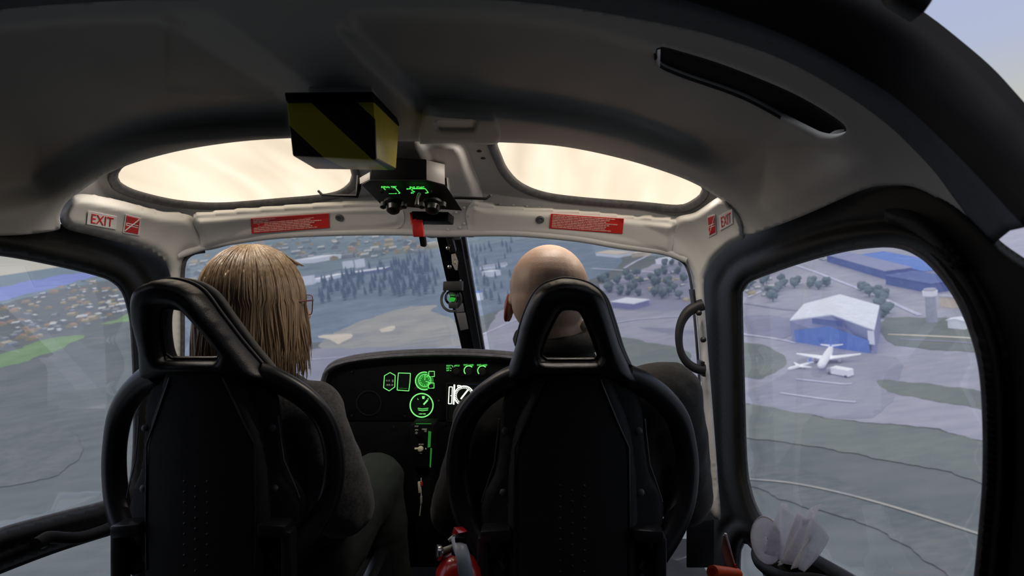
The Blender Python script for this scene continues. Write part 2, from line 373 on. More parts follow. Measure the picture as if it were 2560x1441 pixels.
# central spine between the openings
SP = [(1040, 352), (1150, 352), (1185, 420), (1205, 480), (1200, 530), (1140, 540), (1080, 520), (1060, 420)]
def spine_off(v, a, o, hs): return -.03+.028*smooth(dist(v, o)/26)
struct(sheet('trim_5', SP, [], onF, spine_off, 'cream_trim', 8, .006))
def ring_tube(name, pts, off, r, m, flat=1.0, parent=None): return tube(name, onF(*catmull(pts, 12, True).T, off), r, m, parent, 10, True, flat)
LAMP_W = 10.5; LAMP_OFF = -.024
for pts, lab in ((OPL, 'left'), (OPR, 'right')):
    c = np.mean(pts, 0); e0 = empty('roof_light', onF([c[0]], [c[1]], -.05)[0])
    tag(e0, {'left': 'glowing cream backlit roof panel in dark rubber surround above the blonde person', 'right': 'glowing cream backlit roof panel in dark rubber surround above the bald person'}[lab], 'light panel', 'roof light panels')
    big = c+(np.array(pts)-c)*1.03
    rel(sheet('diffuser', big, [], onF, -.055, 'lit_diffuser', 22, .004), e0)
    rel(ring_tube('rubber_seal', c+(np.array(pts)-c)*1.02, -.03, .0125, 'rubber', .7), e0)
    # added strip lamps, hidden above the lining's front edge, brighten header trim and heads
    for (xa, ya), (xb, yb_) in ({'left': [((330, 383), (440, 357)), ((470, 350), (590, 334)), ((620, 331), (740, 325)), ((745, 325), (790, 324))], 'right': [((1310, 339), (1380, 345)), ((1400, 349), (1510, 372)), ((1540, 381), (1640, 408)), ((1665, 416), (1745, 448))]}[lab]):
        pa, pb = Vector(onF([xa], [ya], LAMP_OFF)[0]), Vector(onF([xb], [yb_], LAMP_OFF)[0]); ld = bpy.data.lights.new('added_strip_lamp', 'AREA'); ld.shape = 'RECTANGLE'; ld.size = (pb-pa).length; ld.size_y = .015; ld.energy = LAMP_W*(pb-pa).length; ld.color = (1, .90, .79)
        lo = bpy.data.objects.new('added_strip_lamp', ld); C.objects.link(lo); z_ = Vector((0, -1.15, 1)).normalized(); x_ = (pb-pa).normalized(); y_ = z_.cross(x_).normalized(); z_ = x_.cross(y_); lo.matrix_world = Matrix.Translation((pa+pb)/2) @ Matrix((x_, y_, z_)).transposed().to_4x4(); lo.parent = e0; lo.matrix_parent_inverse = e0.matrix_basis.inverted()
    rel(ring_tube('seal_lip', c+(np.array(pts)-c)*1.008, -.042, .006, 'rubber'), e0)

# ------------------------------------------------------------------ header trims and window posts
def pill(depth, w):
    return lambda v, a, o, hs: depth*smooth(dist(v, o)/w)
WSL = [(462, 640), (480, 630), (510, 624), (600, 607), (700, 593), (850, 588), (1000, 587), (1075, 592), (1092, 606), (1110, 700), (1150, 860), (1200, 1100), (1200, 1500), (300, 1500), (440, 1200), (452, 900), (452, 700)]
WSR = [(1160, 590), (1250, 589), (1340, 593), (1450, 604), (1550, 621), (1640, 634), (1680, 637), (1712, 655), (1729, 690), (1738, 760), (1750, 900), (1762, 1080), (1774, 1170), (1783, 1215), (1700, 1500), (1260, 1500), (1240, 1000), (1200, 800), (1175, 660)]
left_cream = [(150, 545), (160, 515), (195, 486), (285, 498), (400, 528), (485, 545), (512, 624), (480, 632), (462, 642), (453, 700), (452, 900), (440, 1200), (430, 1260), (398, 1260), (415, 1000), (425, 760), (428, 700), (405, 650), (340, 620), (240, 592), (165, 572)]
right_cream = [(1856, 545), (1830, 510), (1800, 492), (1740, 530), (1684, 552), (1676, 636), (1712, 655), (1729, 690), (1738, 760), (1750, 900), (1762, 1080), (1774, 1170), (1778, 1230), (1760, 1262), (1740, 1190), (1722, 1230), (1760, 1300), (1800, 1300), (1795, 1200), (1780, 1000), (1768, 850), (1760, 720), (1768, 680), (1790, 645), (1830, 612), (1862, 594)]
def tr_off(v, a, o, hs): return .012*smooth(dist(v, o)/18)
tl = struct(sheet('trim_6', left_cream, [], onF, lambda v, a, o, hs: -.012+.018*smooth(dist(v, o)/22), 'cream_trim', 9, .012))
tr = struct(sheet('trim_7', right_cream[:14]+right_cream[17:], [[(1741, 1220), (1752, 1212), (1778, 1232), (1778, 1250), (1772, 1254), (1758, 1246), (1742, 1232)]], onF, lambda v, a, o, hs: -.012+.018*smooth(dist(v, o)/12), 'cream_trim', 7, .012))
# middle header panels: face towards the cabin and round under at the lower edge
hl = [(486, 545), (560, 535), (700, 524), (860, 514), (960, 512), (1000, 520), (1010, 545), (1000, 570), (940, 582), (850, 588), (700, 594), (600, 607), (512, 626), (498, 590)]
hr = [(1182, 510), (1230, 516), (1450, 530), (1600, 545), (1686, 556), (1688, 580), (1676, 636), (1640, 634), (1550, 621), (1450, 604), (1340, 593), (1250, 588), (1180, 588), (1168, 560), (1166, 530)]
def hd_off(v, a, o, hs): return .004+.016*smooth(dist(v, o)/20)
struct(sheet('trim_8', hl, [], onF, hd_off, 'cream_trim', 4.5, .014)); struct(sheet('trim_9', hr, [], onF, hd_off, 'cream_trim', 4.5, .014))
# riveted centre plate
cpl = [(995, 520), (1060, 505), (1150, 500), (1190, 512), (1180, 545), (1190, 590), (1150, 592), (1110, 590), (1080, 596), (1040, 585), (1000, 575)]
plate = struct(sheet('trim_10', cpl, [], onF, .0, 'cream_metal', 9, .01))
# thin backing rail under all header panels so that no gap shows between them
rail = catmull([(440, 640), (512, 616), (600, 600), (700, 588), (850, 581), (1000, 580), (1100, 584), (1250, 582), (1340, 586), (1450, 597), (1550, 614), (1660, 629), (1720, 650)], 10)
struct(tube('trim_11', onF(rail[:, 0], rail[:, 1], -.004), .012, 'cream_metal', None, 8))
def put(px, py, off=.0): return Vector(onF([px], [py], off)[0])
def nrm(px, py, off=0.0):
    a, b, c = put(px, py, off), put(px+6, py, off), put(px, py+6, off); n = (b-a).cross(c-a).normalized()
    return n if n.dot(Vector(CAM)-a) > 0 else -n
# rivets along the frame, each row belongs to its strip
bm = bmesh.new()
rows = [[(500+i*36, 536.5-2.9*i*(1 if i < 9 else .95)) for i in range(13)], [(1250+i*33, 511+i*3.0) for i in range(14)]]
for row in rows:
    for x, y in row: bm_lathe(bm, [(.0055, 0), (.0045, .002), (.002, .0032), (0, .0034)], 8, aim(put(x, y, -.029), nrm(x, y)))
for x, y in [(1130+k*3.2, 372+k*16) for k in range(8)]+[(1118, 540), (1140, 532), (1160, 520), (1120, 575), (1150, 570), (1160, 560), (1178, 578), (1085, 560), (1070, 578), (1170, 540), (1100, 520)]:
    bm_lathe(bm, [(.005, 0), (.004, .002), (.002, .003), (0, .0032)], 8, aim(put(x, y, .004 if y > 500 else -.006), nrm(x, y)))
rv = bm_obj('rivet_row', bm, 'cream_metal', None, angle=50); rv.parent = rf
bm = bmesh.new()
for x, y in [(320, 514), (364, 527), (1198, 378), (1208, 396), (1764, 522), (1785, 508)]:
    bm_lathe(bm, [(.006, 0), (.006, .0015), (0, .002)], 6, aim(put(x, y, -.030), nrm(x, y)))
rv = bm_obj('bolt_row', bm, 'black_metal', None); rv.parent = rf
# black window seals
struct(tube('trim_12', onF(*catmull([(512, 628), (486, 632), (466, 645), (458, 668), (456, 720), (456, 900), (446, 1200)], 10).T, -.012), .0065, 'rubber', None, 8))
struct(tube('trim_13', onF(*catmull([(1676, 640), (1708, 656), (1724, 688), (1733, 760), (1745, 900), (1757, 1080), (1768, 1170), (1776, 1222)], 10).T, -.018), .004, 'rubber', None, 8))

# screws on the header panels
for x, y, lab in ((849, 544, 'round black screw cap on cream header between red placard and overhead console, left side'), (1350, 549, 'round black screw cap on cream header just left of the right red placard')):
    e0 = empty('screw_cap', put(x, y, .02)); tag(e0, lab, 'screw'); n = nrm(x, y)
    rel(lathe('cap', [(.0125, -.004), (.0125, .003), (.010, .005), (.007, .004), (0, .004)], 'rubber', None, aim(put(x, y, .02), n)), e0)
    bm = bmesh.new(); T = aim(put(x, y, .02)+n*.0045, n)
    for a in (0, math.pi/2):
        bm_box(bm, (0, 0, 0), (.009, .0016, .001), Matrix.Rotation(a+.4, 3, 'Z'))
    bmesh.ops.transform(bm, matrix=T, verts=bm.verts); rel(bm_obj('cross_slot', bm, 'steel'), e0)

# decals: a px quad mapped on the lining
def decal(name, quad, cells, m, lift, base, parent=None, nx=10, ny=3):
    """cells: list of (u0,v0,u1,v1) rectangles or polygons inside the unit square, v down"""
    q = np.array(quad, float); vs = []; fs = []
    def mp(u, v): return (q[0]*(1-u)+q[1]*u)*(1-v)+(q[3]*(1-u)+q[2]*u)*v
    for c in cells:
        if len(c) == 4 and not hasattr(c[0], '__len__'):
            u0, v0, u1, v1 = c; k = max(1, int((u1-u0)*nx)); h = max(1, int((v1-v0)*ny)); b = len(vs)
            for j in range(h+1):
                for i in range(k+1): vs.append(mp(u0+(u1-u0)*i/k, v0+(v1-v0)*j/h))
            fs += [(b+j*(k+1)+i, b+j*(k+1)+i+1, b+(j+1)*(k+1)+i+1, b+(j+1)*(k+1)+i) for j in range(h) for i in range(k)]
        else:
            b = len(vs); vs += [mp(*p) for p in c]; fs.append(tuple(range(b, b+len(c))))
    vs = np.array(vs); p = onF(vs[:, 0], vs[:, 1], base)
    d = p-CAM; d /= np.linalg.norm(d, axis=1)[:, None]; p = p-d*lift
    o = mesh_obj(name, p, fs, m, None, False)
    s = o.modifiers.new('t', 'SOLIDIFY'); s.thickness = .0006; s.offset = 0
    if parent: rel(o, parent)
    return o
def text_polys(txt, size=1.0):
    cu = bpy.data.curves.new('lettering', 'FONT'); cu.body = txt; cu.size = size; cu.resolution_u = 3
    ob = bpy.data.objects.new('lettering', cu); C.objects.link(ob); bpy.context.view_layer.update()
    dg = bpy.context.evaluated_depsgraph_get(); me = bpy.data.meshes.new_from_object(ob.evaluated_get(dg))
    v = np.array([tuple(x.co) for x in me.vertices])[:, :2]; f = [tuple(p.vertices) for p in me.polygons]
    bpy.data.objects.remove(ob); bpy.data.curves.remove(cu); bpy.data.meshes.remove(me); return v, f
def text_box(txt, u0, v0, u1, v1):
    v, f = text_polys(txt); lo, hi = v.min(0), v.max(0); t = (v-lo)/(hi-lo)
    return [[(u0+(u1-u0)*t[i][0], v1-(v1-v0)*t[i][1]) for i in p] for p in f]
for q, lab in (([(220.6, 527), (293, 542), (290, 574), (217, 560.5)], 'white EXIT sign with red letters on cream trim at left door'), ([(1797, 540), (1830, 523), (1832, 559), (1799.5, 577)], 'white EXIT sign with red letters on cream trim at right door')):
    e0 = empty('exit_sign', put(*np.mean(q, 0), .01)); tag(e0, lab, 'sign')
    decal('sign_plate', q, [(0, 0, 1, 1)], 'sign_white', .0032, .006, e0)
    decal('lettering', q, text_box('EXIT', .14, .17, .89, .86), 'sign_red', .0048, .006, e0)
for q, lab in (([(314, 535.6), (353.5, 546), (348, 590), (307, 582)], 'red no-smoking pictogram sign right of the left EXIT sign'), ([(1768, 542), (1787, 535.6), (1791, 584), (1771, 593.5)], 'narrow red no-smoking pictogram sign left of the right EXIT sign')):
    e0 = empty('no_smoking_sign', put(*np.mean(q, 0), .01)); tag(e0, lab, 'sign')
    decal('sign_plate', q, [(0, 0, 1, 1)], 'sign_white', .0032, .006, e0)
    decal('red_field', q, [(.09, .07, .91, .93)], 'sign_red', .0046, .006, e0)
    decal('cigarette', q, [(.12, .44, .86, .48), (.12, .55, .86, .59), (.12, .44, .17, .59)], 'sign_white', .0058, .006, e0)
    decal('slash', q, [[(.09, .88), (.13, .91), (.91, .12), (.87, .09)]], 'sign_white', .0066, .006, e0)
random.seed(8)
def wordlines(u0, v0, lens, dv, hgt):
    out = []
    for i, e1 in enumerate(lens):
        u = u0; v = v0+i*dv
        while u < e1-.02:
            w_ = random.choice((.015, .03, .05, .06, .08, .09)); w_ = min(w_, e1-u); out.append((u, v, u+w_, v+hgt)); u += w_+.007
    return out
LEN = [.90, .81, .78, .92, .81, .77, .78, .84]
for q, lab in (([(626.7, 547), (822, 534), (824, 569.6), (629, 584.5)], 'red notice placard with eight lines of pale text above the blonde person'), ([(1377, 534.7), (1560, 547), (1556, 585), (1373, 571)], 'red notice placard with eight lines of pale text above right windshield')):
    e0 = empty('notice_placard', put(*np.mean(q, 0), .03)); tag(e0, lab, 'placard')
    decal('placard_plate', q, [(0, 0, 1, 1)], 'sign_red', .0030, .02, e0)
    decal('text_lines', q, wordlines(.03, .07, LEN, .113, .062), 'sign_text', .0050, .02, e0)

# latch plate in the middle of the ceiling front edge
lp = [(1046, 348), (1052, 320), (1058, 288), (1066, 284), (1100, 292), (1150, 296), (1220, 300), (1240, 306), (1245, 358), (1140, 358), (1050, 360)]
e0 = empty('ceiling_latch', put(1150, 330)); tag(e0, 'grey moulded latch cover with pale slot handle on ceiling lining, centre front', 'latch')
rel(sheet('latch_cover', lp, [[(1089, 299), (1090, 318), (1098, 326), (1184, 327), (1189, 322), (1188, 303), (1150, 300)]], onF, .012, 'headliner', 9, .02), e0)
rel(sheet('latch_handle', [(1086, 296), (1088, 320), (1098, 330), (1186, 330), (1192, 322), (1190, 300), (1140, 297)], [], onF, .006, 'cream_trim', 9, .005), e0)
# ------------------------------------------------------------------ doors (planes at the cabin sides)
WX = .872
def side(s):
    def f(px, py, off):
        d = ray(px, py).reshape(-1, 3); X = s*(WX-np.asarray(off)); t = (X-CAM[0])/d[:, 0]; return CAM+d*np.reshape(t, (-1, 1))
    return f
DR_OUT = [(1752, 690), (1764, 640), (1830, 588), (1990, 528), (2140, 462), (2215, 444), (2296, 446), (2372, 482), (2445, 545), (2510, 610), (2640, 700), (2900, 900), (2900, 2100), (1800, 2100), (1790, 1700), (1776, 1441), (1770, 1200), (1756, 1000), (1748, 850)]
WIN_R = [(1851, 760), (1854, 725), (1868, 704), (1900, 688), (2000, 652), (2100, 624), (2180, 611), (2240, 610), (2290, 626), (2340, 664), (2395, 735), (2435, 820), (2462, 920), (2472, 1050), (2472, 1200), (2462, 1330), (2448, 1460), (2420, 1560), (2340, 1570), (2220, 1500), (2100, 1428), (1990, 1368), (1930, 1325), (1893, 1280), (1872, 1220), (1862, 1150), (1857, 1000)]
LOW_R = [(1846, 1400), (1850, 1370), (1858, 1353), (1872, 1356), (1895, 1385), (1912, 1430), (1930, 1500), (1930, 1700), (1860, 1700), (1848, 1500)]
def door_off(v, a, o, hs):
    dh = np.min([dist(v, h) for h in hs], 0); do = dist(v, o)
    # rounded bulge next to the window, groove, then outer rounding
    b = .026*np.sin(np.pi*np.clip(dh/56, 0, 1))+.012*smooth((dh-50)/25)
    return b*1.0+.02*smooth(do/26)-.012
dr = struct(sheet('door_1', DR_OUT, [WIN_R, LOW_R], side(1), door_off, 'door_black', 9, .02))
DL_OUT = [(445, 700), (436, 658), (405, 626), (340, 600), (240, 576), (150, 560), (0, 546), (-150, 544), (-500, 600), (-900, 700), (-900, 2600), (360, 2600), (400, 1800), (415, 1300), (438, 900)]
WIN_L = [(333, 830), (325, 775), (310, 728), (285, 702), (240, 683), (120, 654), (0, 632), (-150, 618), (-350, 640), (-500, 760), (-560, 1000), (-560, 1300), (-480, 1480), (-300, 1460), (-100, 1372), (0, 1329), (140, 1290), (262, 1258), (315, 1225), (335, 1170), (340, 1000)]
LOW_L = [(330, 1312), (310, 1322), (150, 1372), (0, 1428), (-250, 1530), (-400, 1660), (-400, 2000), (280, 2000), (330, 1700), (338, 1500)]
dl = struct(sheet('door_2', DL_OUT, [WIN_L, LOW_L], side(-1), door_off, 'door_black', 10, .02))
for d_, W_, L_, s_ in ((dr, WIN_R, LOW_R, 1), (dl, WIN_L, LOW_L, -1)):
    for k, h in enumerate((W_, L_)):
        hh = catmull(h, 14, True); p = side(s_)(hh[:, 0], hh[:, 1], -.004)
        t = tube('window_seal', p, .0075, 'rubber', d_, 8, True)
        c = hh.mean(0); big = c+(hh-c)*1.015
        sheet('window_pane', big, [], side(s_), -.02, 'side_glass', 60, .003, d_, rawouter=True)
# sill ledges under the window glass
def ledge(parent, pts, s_, name='sill'):
    q = catmull(pts, 14); a = side(s_)(q[:, 0], q[:, 1], .004); b = side(s_)(q[:, 0], q[:, 1], .040)
    bm = bmesh.new(); bm_tube(bm, (a+b)/2, .02, 12, False, True, .55, (1, 0, 0)); return bm_obj(name, bm, 'door_black', parent, angle=50)
ledge(dr, [(2010, 1385), (2100, 1440), (2220, 1514), (2330, 1582)], 1)
# left door pull: curved grab bar below the sill
e0 = empty('door_pull', side(-1)(130, 1340, .05)[0]); tag(e0, 'dark curved pull handle running below the sill of the left door window', 'handle')
q = catmull([(90, 1362), (120, 1345), (160, 1346), (200, 1345), (250, 1330), (290, 1312), (330, 1290)], 8); rel(tube('grab_bar', side(-1)(q[:, 0], q[:, 1], .06), .014, 'door_black', None, 12), e0)
q = side(-1)(np.array([110, 100]), np.array([1352, 1362]), np.array([.06, .0])); rel(tube('mount', q, .014, 'door_black', None, 12), e0)
# hinge cover in the upper rear corner of the right door
hc = [(2196, 520), (2210, 512), (2250, 510), (2300, 522), (2350, 560), (2390, 610), (2420, 660), (2425, 690), (2400, 700), (2340, 650), (2290, 612), (2240, 580), (2210, 560)]
e0 = empty('strap_guide', side(1)(2300, 580, .03)[0]); tag(e0, 'smooth black moulded cover in upper rear corner of right door frame', 'cover')
rel(sheet('moulded_cover', hc, [], side(1), lambda v, a, o, hs: .012+.03*smooth(dist(v, o)/35), 'door_black', 7, .012), e0)
# side walls below and behind the doors, floor, nose, and an unseen rear bay enclosure added to keep light out
for nm, s_ in (('wall_right', 1), ('wall_left', -1)):
    bm = bmesh.new()
    bm_box(bm, (s_*.93, .25, .62), (.07, 1.15, 1.3)); bm_box(bm, (s_*.90, 1.6, .10), (.06, 1.6, .24))
    bm_box(bm, (s_*.93, .70, .95), (.10, .22, .8)) if s_ > 0 else None
    struct(bm_obj(nm, bm, 'rim_black'))
struct(box('floor', (0, 1.35, -.03), (1.9, 3.6, .06), 'floor_dark'))
bm = bmesh.new(); bm_box(bm, (0, -1.2, 1.2), (4.2, .06, 3.0)); bm_box(bm, (0, -.55, 2.6), (4.2, 1.4, .06))
bm_box(bm, (-2.1, -.55, 1.2), (.06, 1.4, 3.0)); bm_box(bm, (2.1, -.55, 1.2), (.06, 1.4, 3.0)); struct(bm_obj('wall_rear_unseen', bm, 'rim_black'))
# nose structure below the windshield
ns = [(-.62, .0), (.62, .0), (.58, .40), (.42, .62), (-.42, .62), (-.58, .40)]
struct(hexa('wall_front', [(x, 2.62, z) for x, z in ns]+[(x*.9, 2.9, z) for x, z in ns], 'hull_dark'))
# right lower corner: small side panel in cream with dark plate
# windshield panes: curved acrylic leaning forward to the nose
def wsurf(px, py, off):
    py = np.asarray(py, float); px = np.asarray(px, float)
    Y = 2.12+.75*np.clip((py-590)/300, -.1, 1.6)*(1-.35*np.abs(px-1130)/700)-.10*(np.abs(px-1130)/600)**2
    return onY(px, py, Y)
WL2 = [(450, 620), (520, 605), (700, 580), (880, 572), (1085, 575), (1100, 640), (1150, 800), (1190, 1000), (1190, 1400), (500, 1400), (430, 1300), (440, 1000), (444, 760)]
WR2 = [(1165, 575), (1350, 578), (1500, 595), (1650, 615), (1725, 645), (1750, 720), (1762, 900), (1780, 1100), (1790, 1300), (1700, 1400), (1270, 1400), (1250, 1050), (1210, 800), (1180, 650)]
struct(sheet('window_1', WL2, [], wsurf, 0, 'clear_glass', 40, .003)); struct(sheet('window_2', WR2, [], wsurf, 0, 'clear_glass', 40, .003))
# ------------------------------------------------------------------ the country outside, in its own banked frame
EX = .60
def srgb(r, g, b, k=1.0): return tuple(((c/255/12.92) if c < 10 else ((c/255+.055)/1.055)**2.4)/EX*k for c in (r, g, b))
def gmat(name, c1, c2, scale, detail=6, rough=.95):
    m = bpy.data.materials.new(name); m.use_nodes = True; n = m.node_tree.nodes; l = m.node_tree.links; b = n['Principled BSDF']
    t = n.new('ShaderNodeTexCoord'); z = n.new('ShaderNodeTexNoise'); z.inputs['Scale'].default_value = scale; z.inputs['Detail'].default_value = detail; z.inputs['Roughness'].default_value = .6
    l.new(t.outputs['Object'], z.inputs['Vector']); r = n.new('ShaderNodeValToRGB')
    z2 = n.new('ShaderNodeTexNoise'); z2.inputs['Scale'].default_value = scale*7; z2.inputs['Detail'].default_value = 5; mp = n.new('ShaderNodeMapping'); mp.inputs['Scale'].default_value = (.5, 1.5, 1); l.new(t.outputs['Object'], mp.inputs[0]); l.new(mp.outputs[0], z2.inputs['Vector'])
    ad = n.new('ShaderNodeMixRGB'); ad.inputs[0].default_value = .45; l.new(z.outputs['Fac'], ad.inputs[1]); l.new(z2.outputs['Fac'], ad.inputs[2]); l.new(ad.outputs[0], r.inputs[0])
    r.color_ramp.elements[0].position = .40; r.color_ramp.elements[1].position = .60
    r.color_ramp.elements[0].color = c1+(1,); r.color_ramp.elements[1].color = c2+(1,)
    l.new(r.outputs[0], b.inputs['Base Color']); b.inputs['Roughness'].default_value = rough; b.inputs['Specular IOR Level'].default_value = .1
    M[name] = m
gmat('g_base', srgb(106, 113, 115), srgb(120, 124, 124), .012)  # slight blue in these ground colours stands in for distance haze
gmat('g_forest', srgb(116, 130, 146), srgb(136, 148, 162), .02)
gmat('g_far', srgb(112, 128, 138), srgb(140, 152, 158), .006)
gmat('g_meadow', srgb(118, 144, 108), srgb(136, 158, 122), .02)
gmat('g_lake', srgb(128, 138, 190), srgb(142, 152, 205), .001)
gmat('g_tan', srgb(150, 152, 152), srgb(176, 172, 164), .015)
gmat('g_sand', srgb(205, 195, 175), srgb(225, 215, 200), .05)
gmat('g_apron', srgb(154, 154, 166), srgb(170, 168, 178), .02)
gmat('g_lav', srgb(144, 146, 160), srgb(158, 157, 168), .03)
gmat('g_tarmac', srgb(138, 138, 156), srgb(150, 150, 168), .03)
gmat('g_road', srgb(180, 180, 200), srgb(205, 204, 215), .03)
gmat('g_grass', srgb(118, 125, 124), srgb(130, 135, 130), .03)
gmat('g_brush', srgb(104, 111, 114), srgb(122, 125, 124), .05)
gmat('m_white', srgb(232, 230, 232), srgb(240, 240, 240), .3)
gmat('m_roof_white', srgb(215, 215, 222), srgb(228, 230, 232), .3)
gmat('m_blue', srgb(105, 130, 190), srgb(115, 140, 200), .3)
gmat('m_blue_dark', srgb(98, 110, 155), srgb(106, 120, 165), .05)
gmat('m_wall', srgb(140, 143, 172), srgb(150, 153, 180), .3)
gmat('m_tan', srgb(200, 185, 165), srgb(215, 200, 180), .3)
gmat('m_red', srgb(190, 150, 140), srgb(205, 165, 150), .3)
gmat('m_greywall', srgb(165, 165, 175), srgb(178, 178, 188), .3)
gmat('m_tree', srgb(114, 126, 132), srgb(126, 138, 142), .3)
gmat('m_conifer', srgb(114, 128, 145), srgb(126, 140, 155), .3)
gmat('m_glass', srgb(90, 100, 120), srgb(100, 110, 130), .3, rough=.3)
def gobj(name, verts, faces, m, loc=(0, 0, 0), rz=0.0, parent=None, smooth_=False):
    o = mesh_obj(name, verts, faces, m, parent, smooth_)
    if parent is None: o.matrix_world = GM @ Matrix.Translation(Vector(loc)) @ Matrix.Rotation(rz, 4, 'Z')
    return o
def gempty(name, u, v, rz=0.0):
    o = bpy.data.objects.new(name, None); C.objects.link(o); o.matrix_world = GM @ Matrix.Translation((u, v, 0)) @ Matrix.Rotation(rz, 4, 'Z'); return o
LAY = [0]
def patch(name, px, m, step=None, thick=.15):
    """flat stretch of ground outlined where it lies"""
    LAY[0] += 1; q = catmull(px, 6, True); i_ = np.arange(len(q)); q[:, 0] += 4*np.sin(i_*.5+LAY[0])+2*np.sin(i_*1.3); q[:, 1] += 1.0*np.sin(i_*.37+LAY[0])+.6*np.sin(i_*.9); q[:, 1] = np.maximum(q[:, 1], 685-.15*q[:, 0]+5); g = G(q[:, 0], q[:, 1]); z = .014*LAY[0]
    tri = geometry.tessellate_polygon([[Vector((a, b, 0)) for a, b in g]])
    return struct(gobj(name, [(a, b, z) for a, b in g], [t[::-1] for t in tri], m))
R = 26000.0
rr0 = [60, 150, 300, 500, 800, 1300, 2200, 4000, 8000, 14000, R]; gv = [(0, 0, 0)]+[(r*math.cos(a), r*math.sin(a), 0) for r in rr0 for a in np.linspace(0, 2*math.pi, 49)[:-1]]
gf = [(0, 1+i, 1+(i+1) % 48) for i in range(48)]+[(1+48*k+i, 1+48*(k+1)+i, 1+48*(k+1)+(i+1) % 48, 1+48*k+(i+1) % 48) for k in range(len(rr0)-1) for i in range(48)]
struct(gobj('ground', gv, gf, 'g_base'))
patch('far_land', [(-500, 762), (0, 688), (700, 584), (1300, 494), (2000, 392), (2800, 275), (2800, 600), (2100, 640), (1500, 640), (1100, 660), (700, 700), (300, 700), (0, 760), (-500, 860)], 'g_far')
patch('lake', [(-500, 800), (-200, 752), (0, 718), (120, 694), (245, 676), (400, 650), (470, 645), (400, 662), (250, 688), (150, 716), (0, 752), (-200, 795), (-500, 860)], 'g_lake')
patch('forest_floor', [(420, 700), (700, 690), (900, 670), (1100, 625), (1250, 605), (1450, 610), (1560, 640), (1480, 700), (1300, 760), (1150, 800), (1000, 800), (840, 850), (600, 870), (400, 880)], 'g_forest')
patch('meadow', [(-300, 960), (0, 888), (60, 866), (120, 848), (190, 838), (205, 846), (150, 872), (60, 905), (0, 920), (-300, 990)], 'g_meadow')
patch('meadow', [(250, 812), (290, 798), (325, 785), (350, 785), (345, 800), (300, 806)], 'g_meadow')
patch('dry_field', [(836, 832), (900, 806), (980, 778), (1040, 766), (1092, 764), (1080, 778), (1130, 800), (1180, 850), (1180, 880), (980, 882), (850, 880), (800, 870)], 'g_tan')
patch('sand_patch', [(944, 824), (960, 818), (990, 816), (994, 822), (975, 830), (950, 831)], 'g_sand', 6)
patch('dry_field', [(790, 840), (830, 838), (880, 838), (850, 862), (835, 855), (800, 846)], 'g_sand', 8)
patch('pale_ground', [(700, 890), (900, 870), (1180, 866), (1300, 850), (1300, 1000), (700, 1000)], 'g_lav')
patch('town_ground', [(1240, 790), (1400, 740), (1560, 690), (1700, 640), (1800, 620), (2100, 600), (2600, 560), (2900, 600), (2900, 1140), (2480, 1106), (2330, 1072), (2100, 1050), (1860, 1008), (1700, 985), (1500, 960), (1230, 920)], 'g_apron')
patch('tarmac', [(1480, 760), (1560, 700), (1700, 660), (1760, 690), (1760, 760), (1640, 780)], 'g_tarmac')
patch('lawn', [(1480, 850), (1560, 846), (1640, 860), (1720, 880), (1700, 920), (1560, 915), (1480, 890)], 'g_grass')
patch('tarmac', [(1600, 818), (1680, 824), (1760, 828), (1860, 832), (1860, 842), (1740, 838), (1640, 832)], 'g_tarmac', 10)
patch('lawn', [(1830, 862), (1880, 860), (1930, 872), (1965, 895), (1950, 925), (1900, 948), (1850, 940), (1800, 900)], 'g_grass')
patch('apron', [(1845, 1004), (1890, 970), (1950, 945), (1990, 905), (2060, 888), (2200, 890), (2250, 905), (2240, 980), (2190, 1040), (2080, 1045)], 'g_lav')
patch('lawn', [(2193, 958), (2215, 952), (2350, 965), (2500, 985), (2700, 1010), (2700, 1052), (2500, 1030), (2380, 1012), (2260, 990), (2205, 974)], 'g_grass', 15)
patch('rough_grass', [(1600, 985), (1860, 1010), (2100, 1052), (2330, 1076), (2480, 1110), (2700, 1140), (2700, 1500), (2480, 1230), (2200, 1150), (1900, 1100), (1600, 1080)], 'g_grass')
patch('scrub', [(1600, 1100), (1860, 1150), (2060, 1190), (2250, 1260), (2480, 1330), (2480, 1500), (2200, 1330), (1980, 1260), (1850, 1210), (1600, 1180)], 'g_brush')
patch('scrub', [(-300, 1100), (60, 1060), (200, 1100), (160, 1180), (0, 1220), (-300, 1250)], 'g_brush')
patch('town_lawn', [(2200, 805), (2300, 795), (2450, 805), (2560, 820), (2560, 880), (2400, 880), (2230, 860)], 'g_grass')
patch('tarmac', [(1850, 800), (1900, 790), (1980, 800), (1970, 845), (1850, 838)], 'g_tarmac')
